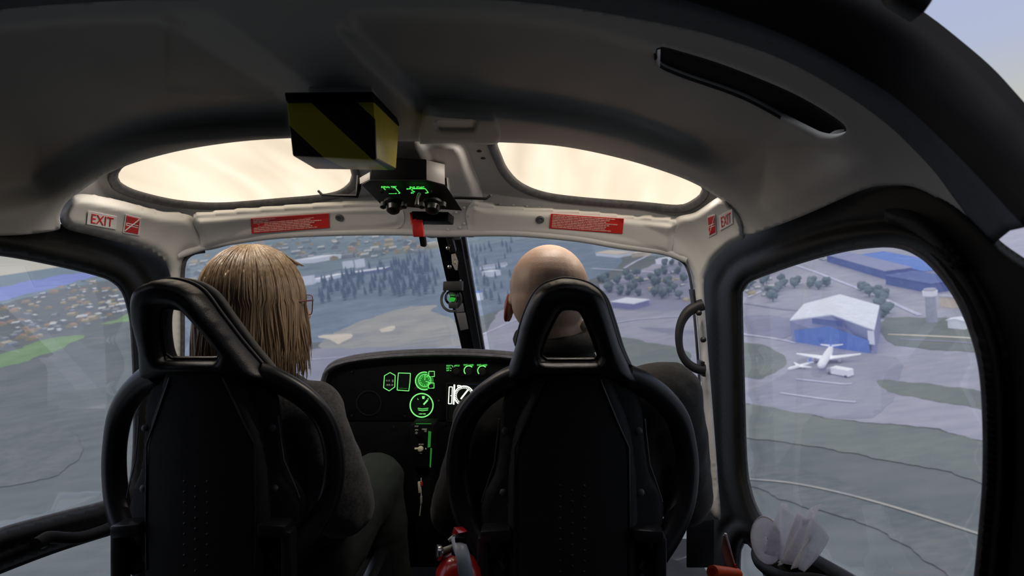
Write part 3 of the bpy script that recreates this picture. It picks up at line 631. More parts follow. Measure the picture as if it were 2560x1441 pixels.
for pts, m_ in (([(700, 906), (860, 894), (1000, 888), (1180, 868)], 'g_road'), ([(1200, 840), (1280, 805), (1380, 760)], 'g_road'), ([(1480, 672), (1560, 677), (1700, 684)], 'g_road'), ([(1560, 672), (1620, 640), (1700, 628)], 'g_road'), ([(1860, 760), (1960, 775), (2000, 778)], 'g_tarmac'),
                ([(1852, 836), (1960, 852), (1990, 860)], 'g_road'), ([(2250, 850), (2400, 858), (2560, 872)], 'g_tarmac'), ([(2220, 838), (2400, 846), (2560, 858)], 'g_sand'), ([(1990, 950), (2110, 963), (2130, 962)], 'g_road'), ([(1950, 985), (2080, 1003), (2140, 1008)], 'g_road'),
                ([(1900, 640), (2000, 668), (2100, 705), (2200, 745), (2300, 790)], 'g_road'), ([(1870, 745), (1920, 722), (1960, 705)], 'g_road'), ([(1480, 820), (1600, 800), (1760, 790)], 'g_road'), ([(1850, 1200), (2000, 1215), (2200, 1262), (2480, 1350)], 'g_tan')):
    q = catmull(pts, 30); g = G(q[:, 0], q[:, 1]); t = np.gradient(g, axis=0); t /= np.linalg.norm(t, axis=1)[:, None]; nn = np.stack([-t[:, 1], t[:, 0]], 1)
    wd = np.linalg.norm(g, axis=1).mean()*.0052; LAY[0] += 1; z = .014*LAY[0]
    vv = [(a, b, z) for a, b in g+nn*wd/2]+[(a, b, z) for a, b in g-nn*wd/2]; n = len(g)
    struct(gobj('road', vv, [(n+i, n+i+1, i+1, i) for i in range(n-1)], m_))
# helipad marking
def mark(name, polys, m):
    LAY[0] += 1; v = []; f = []
    for p in polys:
        q = np.array(p, float); g = G(q[:, 0], q[:, 1]); b = len(v); v += [(a, c, .014*LAY[0]) for a, c in g]; f.append(tuple(range(b, b+len(p))))
    return gobj(name, v, f, m)
o = patch('apron', [(1690, 950), (1800, 950), (1800, 992), (1700, 988)], 'm_wall')
o = mark('landing_mark', [[(1722, 958), (1738, 957), (1742, 966), (1750, 966), (1748, 957), (1772, 958), (1774, 980), (1760, 980), (1758, 972), (1746, 972), (1750, 981), (1730, 980)]], 'm_white')
tag(o, 'white H-shaped landing marking on blue-grey ground by the right windshield post', 'ground marking')

OCC = []
def bld(name, base, h, wall, roof, label, cat='building', group=None, gable=0.0, eave=.0):
    """building on a px quad footprint (front-left, front-right, back-right, back-left)"""
    q = np.array(base, float); g = G(q[:, 0], q[:, 1]); c = g.mean(0); t = g[1]-g[0]; rz = math.atan2(t[1], t[0]); cc, ss = math.cos(-rz), math.sin(-rz)
    l_ = (g-c)@np.array([[cc, ss], [-ss, cc]]); W_ = abs(l_[1, 0]-l_[0, 0]); D_ = min(abs(l_[3, 1]-l_[0, 1]), W_*.55); nn_ = np.array([-math.sin(rz), math.cos(rz)]); nn_ = nn_*np.sign(nn_@(g[3]-g[0])); c = (g[0]+g[1])/2+nn_*D_/2; OCC.append((c[0], c[1], max(W_, D_)*.55))
    return bld2(name, c, rz, W_, D_, h, wall, roof, label, cat, group, gable)
def bld2(name, c, rz, W_, D_, h, wall, roof, label, cat='building', group=None, gable=0.0):
    e0 = gempty(name, c[0], c[1], rz); tag(e0, label, cat, group); x, y = W_/2, D_/2; g_ = gable
    v = [(-x, -y, 0), (x, -y, 0), (x, y, 0), (-x, y, 0), (-x, -y, h), (x, -y, h), (x, y, h), (-x, y, h), (0, -y, h+g_), (0, y, h+g_)]
    gobj('walls', v, [(0, 1, 5, 8, 4), (2, 3, 7, 9, 6), (1, 2, 6, 5), (3, 0, 4, 7)], wall, parent=e0)
    o_ = .6; a = .5
    vr = []; 
    for yy in (-y-o_, y+o_): vr += [(-x-o_, yy, h), (0, yy, h+g_), (x+o_, yy, h), (x+o_, yy, h+a), (0, yy, h+g_+a), (-x-o_, yy, h+a)]
    fr = [(0, 1, 4, 5), (1, 2, 3, 4), (6, 11, 10, 7), (7, 10, 9, 8)]+[(i, 6+i, 6+(i+1) % 6, (i+1) % 6) for i in range(6)]
    gobj('roof', vr, fr, roof, parent=e0); return e0
# hangar
hh_ = 11.0; F = [G(1975, 803, hh_), G(2186, 828, hh_), G(2199, 767, hh_), G(2010, 763, hh_)]; RF, RB_ = G(2080, 790, hh_+3.6), G(2100, 739, hh_+3.6)
hg = gempty('hangar', *F[0]); tag(hg, 'large hangar with white gable roof and blue front seen through the right door window', 'hangar')
def lc(p, z): return (p[0]-F[0][0], p[1]-F[0][1], z)
gobj('walls', [lc(p, 0) for p in F]+[lc(p, hh_) for p in F]+[lc(RF, hh_+3.6), lc(RB_, hh_+3.6)], [(0, 1, 5, 8, 4), (2, 3, 7, 9, 6), (1, 2, 6, 5), (3, 0, 4, 7)], 'm_wall', parent=hg)
vr = [lc(p, hh_+.05) for p in F]+[lc(RF, hh_+3.65), lc(RB_, hh_+3.65)]+[lc(p, hh_+.7) for p in F]+[lc(RF, hh_+4.3), lc(RB_, hh_+4.3)]
gobj('roof', vr, [(6, 10, 11, 9), (10, 7, 8, 11), (0, 3, 5, 4), (4, 5, 2, 1), (0, 4, 10, 6), (4, 1, 7, 10), (1, 2, 8, 7), (2, 5, 11, 8), (5, 3, 9, 11), (3, 0, 6, 9)], 'm_roof_white', parent=hg)
nf = np.array([F[1][1]-F[0][1], -(F[1][0]-F[0][0])]); nf /= np.linalg.norm(nf); nf *= -np.sign(nf@(F[3]-F[0]))
def fr2(u, z, k=.3): p = F[0]*(1-u)+F[1]*u+nf*k; return lc(p, z)
gobj('hangar_door', [fr2(.05, 0), fr2(.94, 0), fr2(.94, 6.2), fr2(.5, 10.7), fr2(.05, 6.4)], [(0, 1, 2, 3, 4)], 'm_blue', parent=hg)
gobj('door_hood', [fr2(.30, hh_+.2, .5), fr2(.66, hh_+.2, .5), fr2(.66, hh_+3.0, .5), fr2(.30, hh_+3.0, .5)], [(0, 1, 2, 3)], 'm_blue_dark', parent=hg)
gobj('side_annex', [fr2(.93, 4.5), fr2(1.0, 4.5), fr2(1.0, hh_), fr2(.93, hh_)], [(0, 1, 2, 3)], 'm_roof_white', parent=hg)
# control tower
g = G(2330, 806); tw = gempty('control_tower', g[0], g[1]); tag(tw, 'tall pale cylindrical control tower standing right of the hangar', 'tower')
bm = bmesh.new(); bm_lathe(bm, [(0, 0), (2.6, 0), (2.4, 12), (2.4, 14)], 20); bm_obj('shaft', bm, 'm_greywall', tw, angle=40)
bm = bmesh.new(); bm_lathe(bm, [(2.4, 13.6), (3.3, 14.2), (3.4, 16.6), (0, 16.6)], 20); bm_obj('cab', bm, 'm_white', tw, angle=40)
bm = bmesh.new(); bm_lathe(bm, [(3.0, 16.6), (2.8, 17.6), (0, 17.9)], 20); bm_obj('cab_roof', bm, 'm_greywall', tw, angle=40)
# aircraft
def plane(u, v, rz, Lf, label, name='airplane'):
    e0 = gempty(name, u, v, rz); tag(e0, label, 'airplane'); r = Lf*.055
    bm = bmesh.new(); ys = [-.5, -.47, -.42, -.2, .1, .3, .42, .5]; rs = [.15, .6, .95, 1, 1, .8, .45, .12]; zs = [0, 0, 0, 0, 0, .15, .45, .7]
    bm_tube(bm, [(0, -y*Lf, r*1.7+z*r) for y, z in zip(ys, zs)], [q*r for q in rs], 14); bm_obj('fuselage', bm, 'm_white', e0, angle=50)
    for s in (-1, 1):
        bm = bmesh.new(); A = [(s*r*.6, .08*Lf, r*1.2), (s*.42*Lf, -.10*Lf, r*1.7), (s*.42*Lf, -.14*Lf, r*1.7), (s*r*.6, -.10*Lf, r*1.2)]
        lo = [bm.verts.new(p) for p in A]; hi = [bm.verts.new((p[0], p[1], p[2]+.35)) for p in A]
        bm.faces.new(lo); bm.faces.new(hi[::-1]); [bm.faces.new((lo[i], lo[(i+1) % 4], hi[(i+1) % 4], hi[i])) for i in range(4)]; bm_obj('wing', bm, 'm_white', e0)
        bm = bmesh.new(); bm_tube(bm, [(s*.17*Lf, .05*Lf, r*.9), (s*.17*Lf, -.05*Lf, r*.9)], r*.4, 10); bm_obj('engine', bm, 'm_greywall', e0)
        bm = bmesh.new(); A = [(s*r*.2, -.38*Lf, r*2.4), (s*.15*Lf, -.46*Lf, r*2.5), (s*.15*Lf, -.49*Lf, r*2.5), (s*r*.2, -.47*Lf, r*2.4)]
        lo = [bm.verts.new(p) for p in A]; hi = [bm.verts.new((p[0], p[1], p[2]+.25)) for p in A]
        bm.faces.new(lo); bm.faces.new(hi[::-1]); [bm.faces.new((lo[i], lo[(i+1) % 4], hi[(i+1) % 4], hi[i])) for i in range(4)]; bm_obj('tailplane', bm, 'm_white', e0)
        bm = bmesh.new(); bm_tube(bm, [(s*r*1.0, -.02*Lf, 0), (s*r*1.0, -.02*Lf, r*1.2)], r*.12, 6); bm_obj('landing_gear', bm, 'm_greywall', e0)
    bm = bmesh.new(); A = [(0, -.34*Lf, r*2.5), (0, -.45*Lf, r*5.2), (0, -.50*Lf, r*5.2), (0, -.48*Lf, r*2.4)]
    lo = [bm.verts.new((-.15, p[1], p[2])) for p in A]; hi = [bm.verts.new((.15, p[1], p[2])) for p in A]
    bm.faces.new(lo); bm.faces.new(hi[::-1]); [bm.faces.new((lo[i], lo[(i+1) % 4], hi[(i+1) % 4], hi[i])) for i in range(4)]; bm_obj('fin', bm, 'm_blue', e0)
a, b = G(2052, 934), G(2082, 884); d_ = a-b; g = (a+b)/2
plane(g[0], g[1], math.atan2(d_[1], d_[0])-math.pi/2, float(np.linalg.norm(d_)), 'white airliner with spread wings parked in front of the blue hangar')
g = G(2000, 922); plane(g[0], g[1], 1.9, 13, 'small white light aircraft parked left of the white airliner', 'light_aircraft')
g = G(2106, 940); vn = gempty('fuel_truck', g[0], g[1], .5); tag(vn, 'white truck parked on the apron right of the airliner', 'truck')
bm = bmesh.new(); bm_box(bm, (0, 0, 2.0), (3.6, 8.5, 3.0), None, .3); bm_obj('tank_body', bm, 'm_white', vn)
bm = bmesh.new(); bm_box(bm, (0, 5.4, 1.6), (3.4, 2.2, 2.4), None, .3); bm_obj('driver_cab', bm, 'm_greywall', vn)
[cyl('wheel', (sx*1.9-.2, sy, .6), (sx*1.9+.2, sy, .6), .6, 'm_glass', vn) for sx in (-1, 1) for sy in (-3, 5)]
# larger named buildings
B = [((2215, 712), (2330, 735), (2318, 705), (2225, 690), 6, 'm_blue_dark', 'm_blue_dark', 'long blue warehouse above and right of the hangar, near the window edge', 0),
     ((2068, 655), (2215, 700), (2225, 690), (2090, 640), 6, 'm_blue_dark', 'm_wall', 'blue-walled long shed running down right behind the hangar', 0),
     ((2130, 650), (2310, 690), (2300, 655), (2150, 628), 3, 'm_greywall', 'm_blue', 'wide pale blue roof beyond the long shed at the top of the side window', 0),
     ((2350, 768), (2385, 772), (2385, 752), (2352, 750), 6, 'm_tan', 'm_greywall', 'small beige block immediately right of the control tower', 0),
     ((2370, 822), (2412, 826), (2410, 808), (2372, 806), 4, 'm_white', 'm_roof_white', 'small white-roofed building on the lawn right of the control tower', 1.0),
     ((1530, 768), (1586, 774), (1598, 752), (1545, 748), 4, 'm_wall', 'm_roof_white', 'flat white-roofed building right of the bald head', 0),
     ((800, 706), (872, 690), (872, 684), (800, 699), 5, 'm_white', 'm_white', 'long thin white building among trees right of the blonde head', 0),
     ((872, 692), (960, 680), (960, 674), (872, 685), 5, 'm_wall', 'm_roof_white', 'long pale lavender building continuing right of the thin white one', 0),
     ((858, 673), (880, 670), (880, 662), (858, 664), 14, 'm_white', 'm_roof_white', 'white block behind the tree tops, left of a twin', 0),
     ((892, 671), (914, 667), (914, 659), (892, 661), 16, 'm_white', 'm_roof_white', 'white block behind the tree tops, right one of two', 0),
     ((735, 660), (785, 658), (790, 645), (745, 646), 10, 'm_white', 'm_roof_white', 'wide white roof at the town edge just right of the blonde hair', 0),
     ((752, 716), (782, 712), (780, 706), (756, 708), 14, 'm_white', 'm_roof_white', 'white block just above the glasses of the blonde person', 0),
     ((1490, 640), (1545, 645), (1545, 636), (1500, 632), 4, 'm_white', 'm_tan', 'pale low building above and right of the bald head', 0),
     ((1580, 645), (1625, 640), (1620, 625), (1585, 628), 5, 'm_tan', 'm_tan', 'beige roofed building under the right header panel', 0),
     ((1640, 662), (1672, 660), (1670, 648), (1644, 650), 5, 'm_white', 'm_roof_white', 'white building at the right top of the windshield', 1),
     ((1200, 676), (1262, 668), (1262, 662), (1204, 668), 4, 'm_white', 'm_greywall', 'long pale shed left of the bald head', 0),
     ((1206, 692), (1230, 693), (1230, 687), (1208, 686), 6, 'm_white', 'm_roof_white', 'small white building below the long pale shed', 0),
     ((1185, 752), (1200, 752), (1200, 744), (1186, 744), 8, 'm_white', 'm_blue', 'tiny pale blue building right of the centre post', 0)]
for b in B: bld('building', b[:4], b[4], b[5], b[6], b[7], gable=b[8])
# scattered houses
def house_mesh(nm, wall, roof):
    me = bpy.data.meshes.new(nm); v = [(-.5, -.4, 0), (.5, -.4, 0), (.5, .4, 0), (-.5, .4, 0), (-.5, -.4, .32), (.5, -.4, .32), (.5, .4, .32), (-.5, .4, .32), (-.5, 0, .5), (.5, 0, .5)]
    me.from_pydata(v, [], [(0, 1, 5, 4), (2, 3, 7, 6), (1, 2, 6, 9, 5), (3, 0, 4, 8, 7), (4, 5, 9, 8), (6, 7, 8, 9)]); me.materials.append(M[wall]); me.materials.append(M[roof]); me.polygons[4].material_index = me.polygons[5].material_index = 1; return me
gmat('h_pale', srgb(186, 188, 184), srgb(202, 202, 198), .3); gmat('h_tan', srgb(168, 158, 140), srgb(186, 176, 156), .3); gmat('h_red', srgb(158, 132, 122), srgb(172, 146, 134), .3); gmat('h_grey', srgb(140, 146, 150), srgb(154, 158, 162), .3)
HM = [house_mesh('house', a, b) for a, b in (('h_grey', 'h_pale'), ('h_tan', 'h_tan'), ('h_tan', 'h_red'), ('h_grey', 'h_grey'))]
def scatter(region_px, n, size, label, group, meshes, name, weights=None, cat='house', zs=1.0, rows=False):
    rp = np.array(region_px, float); lo, hi = rp.min(0), rp.max(0); k = 0; tries = 0
    while k < n:
        p = np.random.uniform(lo, hi)
        if not inpoly(p[None], rp)[0]: continue
        g = G(p[0], p[1]); s = random.uniform(*size)*(.55 if cat == 'house' else .9)*(np.linalg.norm(g)/1000)**.5
        tries += 1; rr_ = s*(.62 if cat == 'house' else .3 if name == 'conifer' else .6)
        if tries < 4000 and any((g[0]-a)**2+(g[1]-b)**2 < (rr_+c_)**2 for a, b, c_ in OCC): continue
        OCC.append((g[0], g[1], rr_))
        o = bpy.data.objects.new(name, meshes[random.choices(range(len(meshes)), weights)[0]]); C.objects.link(o); tag(o, label, cat, group)
        o.matrix_world = GM @ Matrix.Translation((g[0], g[1], 0)) @ Matrix.Rotation(random.choice((0, .3, 1.6, 1.9))+random.uniform(-.1, .1), 4, 'Z') @ Matrix.Diagonal((s*random.uniform(.8, 1.15), s, s*zs, 1)); k += 1
scatter([(-60, 810), (0, 775), (90, 735), (200, 705), (290, 690), (320, 740), (325, 790), (230, 815), (130, 838), (0, 880), (-60, 900)], 150, (12, 24), 'small pale or reddish house in the suburb seen through the left door window', 'houses in the suburb left', HM, 'house', [4, 3, 3, 2])
scatter([(560, 612), (760, 596), (1085, 592), (1090, 630), (960, 645), (760, 655), (600, 660)], 110, (20, 40), 'small pale or reddish house in the town beneath the left windshield header', 'houses in the town ahead', HM, 'house', [5, 2, 2, 3])
scatter([(470, 660), (520, 640), (520, 700), (470, 720)], 14, (20, 34), 'small pale house seen left of the blonde hair', 'houses behind the blonde head', HM, 'house', [5, 2, 0, 3])
scatter([(1850, 700), (1990, 655), (2100, 640), (2000, 700), (2060, 730), (1950, 745), (1860, 740)], 14, (9, 15), 'small pale house left of the hangar in the upper part of the right side window', 'houses by the hangar', HM, 'house', [5, 3, 0, 2])
scatter([(1560, 690), (1700, 650), (1740, 700), (1740, 760), (1640, 740)], 14, (9, 15), 'small pale house at right in the windshield', 'houses in the right windshield', HM, 'house', [5, 3, 0, 2])
# trees
def tree_mesh(kind):
    bm = bmesh.new()
    if kind == 'round':
        for k in range(5):
            r = bmesh.ops.create_icosphere(bm, subdivisions=2, radius=random.uniform(.26, .36)); c = Vector((random.uniform(-.22, .22), random.uniform(-.22, .22), random.uniform(.4, .72)))
            for v in r['verts']: v.co = v.co*random.uniform(.86, 1.12)+c
        bm_tube(bm, [(0, 0, 0), (0, 0, .4)], .05, 6)
    else:
        for k in range(5): bm_tube(bm, [(0, 0, .12+k*.17), (0, 0, .12+k*.17+.3)], [.24-.04*k, .01], 9)
        bm_tube(bm, [(0, 0, 0), (0, 0, .2)], .03, 6)
    me = bpy.data.meshes.new('tree_'+kind); bm.to_mesh(me); bm.free(); me.materials.append(M['m_tree' if kind == 'round' else 'm_conifer']); return me
RT = [tree_mesh('round') for _ in range(3)]; CT = [tree_mesh('conifer') for _ in range(2)]
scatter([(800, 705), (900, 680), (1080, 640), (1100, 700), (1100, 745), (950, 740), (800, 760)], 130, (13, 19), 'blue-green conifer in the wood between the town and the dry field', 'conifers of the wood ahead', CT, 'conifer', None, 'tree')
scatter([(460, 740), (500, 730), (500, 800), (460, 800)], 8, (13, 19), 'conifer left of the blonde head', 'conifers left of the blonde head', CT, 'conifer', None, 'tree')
scatter([(1170, 620), (1280, 605), (1280, 760), (1200, 760)], 40, (10, 16), 'conifer between centre post and the bald head', 'conifers left of the bald head', CT, 'conifer', None, 'tree')
scatter([(1480, 700), (1560, 690), (1700, 690), (1740, 720), (1720, 750), (1600, 745), (1490, 740)], 34, (9, 14), 'dark round tree right of the bald head in the windshield', 'round trees right of the bald head', RT, 'leafy_tree', None, 'tree')
scatter([(1640, 655), (1735, 660), (1735, 690), (1650, 690)], 8, (8, 12), 'dark round tree under the right end of the windshield header', 'round trees under the header', RT, 'leafy_tree', None, 'tree')
scatter([(1855, 690), (1960, 660), (2030, 670), (2100, 700), (2060, 725), (1960, 720), (1940, 760), (1870, 740)], 30, (9, 13), 'dark round tree left of the hangar in the side window', 'trees left of the hangar', RT, 'leafy_tree', None, 'tree')
scatter([(2140, 728), (2190, 724), (2215, 745), (2225, 790), (2205, 800), (2190, 755)], 10, (10, 14), 'dark round tree between hangar and control tower', 'trees beside the hangar', RT, 'leafy_tree', None, 'tree')
scatter([(2390, 720), (2460, 760), (2440, 800), (2400, 780)], 6, (9, 13), 'dark round tree at the right edge of the side window', 'trees right of the tower', RT, 'leafy_tree', None, 'tree')
# ------------------------------------------------------------------ lit and coloured small materials
mat('hazard_base', (.02, .02, .02), .4)
def hazard():
    m = bpy.data.materials.new('hazard_stripes'); m.use_nodes = True; n = m.node_tree.nodes; l = m.node_tree.links; b = n['Principled BSDF']
    t = n.new('ShaderNodeTexCoord'); s = n.new('ShaderNodeSeparateXYZ'); l.new(t.outputs['Object'], s.inputs[0])
    def mth(op, a, bb):
        k = n.new('ShaderNodeMath'); k.operation = op
        for i, q in enumerate((a, bb)):
            if isinstance(q, (int, float)): k.inputs[i].default_value = q
            else: l.new(q, k.inputs[i])
        return k.outputs[0]
    u = mth('ADD', mth('MULTIPLY', s.outputs['X'], 1.0), mth('MULTIPLY', s.outputs['Z'], 1.08))
    f = mth('FRACT', mth('ADD', mth('MULTIPLY', u, HAZ[0]), HAZ[1]), 0); g = mth('GREATER_THAN', f, .5)
    x = n.new('ShaderNodeMixRGB'); l.new(g, x.inputs[0]); x.inputs[1].default_value = (.012, .012, .014, 1); x.inputs[2].default_value = (.62, .56, .035, 1)
    l.new(x.outputs[0], b.inputs['Base Color']); b.inputs['Roughness'].default_value = .35; M['hazard_stripes'] = m
HAZ = (6.26, .764); hazard()
mat('yellow', (.62, .53, .035), .35)
mat('green_lit', (.02, .1, .02), .5, emit=(.10, .95, .12), estr=1.0)
mat('green_dim', (.02, .06, .02), .5, emit=(.02, .30, .03), estr=.5)
mat('green_edge', (.02, .1, .02), .5, emit=(.25, 1.0, .25), estr=.9)
mat('white_lit', (.5, .5, .5), .5, emit=(.95, 1.0, .85), estr=1.3)
mat('label_grey', (.55, .55, .5), .6)
mat('panel_black', (.005, .005, .0055), .6, var=.2, scale=60, bump=.15, bscale=500, spec=.06)
mat('gauge_face', (.006, .010, .007), .3)
mat('red_paint', (.50, .012, .010), .28, var=.03, coat=.6)
mat('red_dull', (.55, .02, .018), .5)
mat('knob_cream', (.55, .54, .40), .5)
mat('orange_plastic', (.80, .10, .015), .45)
mat('compass_green', (.02, .15, .02), .4, emit=(.05, .7, .06), estr=.5)
glass('bubble', (.85, .88, .9), 1.4)
mat('paper', (.62, .58, .62), .6, var=.04)
mat('brushed_plate', (.30, .275, .26), .4, var=.06)

# ------------------------------------------------------------------ striped box hanging from the ceiling
nY, fY = 1.155, 1.355
c0 = V(828, 330, nY)
e0 = empty('striped_box', c0); tag(e0, 'box with black and yellow diagonal hazard stripes hanging from the grey ceiling', 'box')
near = [V(716, 252, nY), V(935, 252, nY), V(942, 400, nY), V(731, 391, nY)]
far = [V(764, 317, fY), V(998, 315, fY), V(990, 426, fY), V(786, 423, fY)]
b_ = hexa('housing', near+far, 'hazard_stripes', None, .004); rel(b_, e0)
b_.data.materials.append(M['yellow']); b_.data.materials.append(M['panel_black'])
for p in b_.data.polygons:
    n_ = p.normal
    if n_.x > .75 and p.area > .001: p.material_index = 1
rel(hexa('mounting_lip', [V(711, 231, nY-.012), V(932, 229, nY-.012), V(934, 251, nY-.012), V(715, 254, nY-.012), V(764, 300, fY), V(998, 300, fY), V(998, 317, fY), V(764, 317, fY)], 'panel_black', None, .002), e0)
rel(hexa('ceiling_mount', [V(770, 215, nY+.08), V(930, 215, nY+.08), V(930, 262, nY+.08), V(770, 262, nY+.08), V(790, 262, fY), V(985, 262, fY), V(990, 306, fY), V(780, 306, fY)], 'headliner', None, .004), e0)

# ------------------------------------------------------------------ overhead switch console
oY = 1.50
e0 = empty('overhead_console', V(1030, 470, oY)); tag(e0, 'black overhead switch console with green lit labels below the striped box', 'console')
rel(prism('top_block', [(930, 392), (1066, 398), (1068, 452), (925, 452)], oY, .22, 'panel_black', None, .003), e0)
rel(hexa('side_wing', [V(1066, 400, oY), V(1112, 411, oY+.03), V(1112, 462, oY+.03), V(1066, 450, oY), V(1066, 400, oY+.2), V(1112, 411, oY+.2), V(1112, 462, oY+.2), V(1066, 450, oY+.2)], 'brushed_plate', None, .001), e0)
rel(hexa('side_wing', [V(925, 430, oY), V(925, 449, oY), V(900, 461, oY+.03), V(899, 445, oY+.03), V(925, 430, oY+.2), V(925, 449, oY+.2), V(900, 461, oY+.2), V(899, 445, oY+.2)], 'brushed_plate', None, .001), e0)
rel(hexa('switch_panel', [V(925, 451, oY-.01), V(1068, 451, oY-.01), V(1115, 464, oY+.01), V(1156, 527, oY+.09), V(955, 514, oY+.09), V(903, 462, oY+.01)]+[V(925, 451, oY+.1)+Vector((0, 0, .01)), V(1068, 451, oY+.1)+Vector((0, 0, .01)), V(1115, 464, oY+.16), V(1156, 527, oY+.16), V(955, 514, oY+.16), V(903, 462, oY+.16)], 'dark_plastic', None, .0015), e0)
def ovY(y): return oY-.016+(y-451)*.00118
def flat_poly(name, polys, Yf, m, parent, thick=.0012):
    v = []; f = []
    for p in polys:
        b = len(v); v += [tuple(V(x, y, Yf(y) if callable(Yf) else Yf)) for x, y in p]; f.append(tuple(range(b, b+len(p))))
    o = mesh_obj(name, v, f, m, None, False); s = o.modifiers.new('t', 'SOLIDIFY'); s.thickness = thick; s.offset = 0
    return rel(o, parent)
def px_text(txt, x0, y0, x1, y1):
    return [[(x0+(x1-x0)*u, y0+(y1-y0)*v) for u, v in p] for p in text_box(txt, 0, 0, 1, 1)]
def line_poly(pts, w):
    out = []
    for (a, b), (c, d) in zip(pts, pts[1:]):
        l_ = math.hypot(c-a, d-b) or 1; nx, ny = -(d-b)/l_*w/2, (c-a)/l_*w/2; out.append([(a+nx, b+ny), (c+nx, d+ny), (c-nx, d-ny), (a-nx, b-ny)])
    return out
ov = lambda y: ovY(y)-.006
flat_poly('lettering', px_text('SIGNAL TEST', 953, 466, 991, 470)+px_text('ENG. START', 1024, 467, 1061, 471), ov, 'green_lit', e0)
flat_poly('lit_outline', line_poly([(959, 471), (964, 475)], 1.2)+line_poly([(987, 469), (1000, 483), (996, 484)], 1.3)+line_poly([(972, 484), (992, 484)], 1.0)+line_poly([(1037, 480), (1030, 477), (1029, 474), (1034, 472), (1063, 472), (1071, 482), (1063, 483)], 1.2)+px_text('OFF', 1016, 471.5, 1027, 474)+px_text('ON', 1027, 481, 1034, 484), ov, 'green_lit', e0)
flat_poly('rocker_switch', [[(969, 473), (985, 473), (989, 482), (972, 482)]], lambda y: ov(y)-.003, 'black_metal', e0, .004)
for x, y, r in ((956, 477, .004), (1077, 478, .0035)): rel(lathe('push_button', [(r, 0), (r, .008), (0, .009)], 'black_metal', None, aim(V(x, y, ov(y)), (0, -1, -.6)), 12), e0)
for x in (985, 1082):
    k = lathe('rotary_knob', [(.024, 0), (.024, .006), (.017, .010), (.015, .022), (.010, .026), (0, .026)], 'black_metal', None, aim(V(x, 508, oY+.05), (0, -.55, -1)), 20); rel(k, e0)
    for dx in (-.024, .024):
        s_ = lathe('knob_clamp', [(.007, 0), (.007, .012), (0, .014)], 'dark_plastic', None, aim(V(x, 508, oY+.035)+Vector((dx, 0, 0)), (0, -.6, -1)), 10); rel(s_, e0)
bm = bmesh.new(); a = V(1048, 486, oY-.01); bm_tube(bm, [a, a+Vector((0, -.02, -.012)), a+Vector((0, -.03, -.028))], [.004, .0035, .005], 10); rel(bm_obj('toggle_switch', bm, 'steel', None, angle=40), e0)
rel(prism('lower_block', [(1028, 528), (1122, 530), (1120, 553), (1030, 552)], oY+.1, .10, 'panel_black', None, .003), e0)
for s_, pts in ((-1, [(898, 440), (896, 470), (893, 491), (850, 490), (806, 488), (796, 478)]), (1, [(1118, 446), (1120, 470), (1124, 494), (1160, 495), (1215, 497), (1226, 489)])):
    h = empty('headset_hook', V(pts[2][0], pts[2][1], oY+.06)); tag(h, ('thin black metal hook left of the overhead console' if s_ < 0 else 'thin black metal hook with bright tip right of the overhead console'), 'hook')
    P = [V(x, y, oY+.06) for x, y in pts]; rel(tube('hook_bar', P, [.006, .006, .005, .0035, .0035, .003], 'black_metal', None, 8, False, 1.8, (1, 0, 0)), h)
    rel(lathe('hook_tip', [(0, -.003), (.003, 0), (0, .003)], 'steel', None, Matrix.Translation(P[-1]), 10), h)
# red lever
e0 = empty('rotor_brake_lever', V(1045, 575, oY+.1)); tag(e0, 'red lever with black grip hanging below the overhead console', 'lever')
rel(hexa('red_guard', [V(1029, 560, oY+.08), V(1057, 560, oY+.08), V(1060, 593, oY+.08), V(1033, 593, oY+.08)]+[V(1024, 530, oY+.12), V(1056, 534, oY+.12), V(1062, 592, oY+.12), V(1035, 592, oY+.12)], 'red_dull', None, .002), e0)
rel(hexa('lever_arm', [V(1024, 532, oY+.10), V(1031, 532, oY+.10), V(1034, 562, oY+.09), V(1027, 562, oY+.09)]+[V(1024, 532, oY+.13), V(1031, 532, oY+.13), V(1034, 562, oY+.12), V(1027, 562, oY+.12)], 'red_dull', None, .001), e0)
rel(prism('black_grip', [(1047, 592), (1062, 591), (1064, 612), (1060, 617), (1051, 616)], oY+.09, .02, 'panel_black', None, .002), e0)
rel(prism('lever_stem', [(1040, 546), (1056, 546), (1057, 562), (1042, 562)], oY+.095, .02, 'panel_black', None, .002), e0)

# ------------------------------------------------------------------ centre windshield post with compass
e0 = empty('centre_post', V(1130, 600, 2.08)); tag(e0, 'dark slanting centre post between the two windshield halves', 'post')
def slab(name, L0, R0, L1, R1, d0, d1, m, dep=.05):
    """leaning bar: top edge px pair at depth d0, bottom pair at d1"""
    t = [V(*L0, d0), V(*R0, d0), V(*R1, d1), V(*L1, d1)]; return hexa(name, t+[p+Vector((0, dep, .01)) for p in t], m, None, .002)
rel(slab('post_face', (1086, 570), (1127, 570), (1160, 900), (1192, 900), 2.10, 2.72, 'panel_black', .04), e0)
rel(slab('post_side_rail', (1125, 575), (1148, 575), (1190, 900), (1207, 900), 2.085, 2.70, 'dark_plastic', .05), e0)
rel(slab('outer_seal', (1146, 575), (1160, 575), (1205, 900), (1215, 900), 2.12, 2.74, 'rubber', .03), e0)
rel(slab('cream_bracket', (1118, 540), (1160, 540), (1126, 600), (1150, 600), 2.04, 2.08, 'cream_metal', .03), e0)
rel(slab('bracket_strip', (1104, 548), (1118, 548), (1124, 632), (1140, 632), 2.03, 2.06, 'black_metal', .02), e0)
for y, x in ((621, 1120), (668, 1124)): rel(lathe('bolt', [(.006, 0), (.006, .004), (0, .006)], 'steel', None, aim(V(x, y, 2.05), (0, -1, 0)), 10), e0)
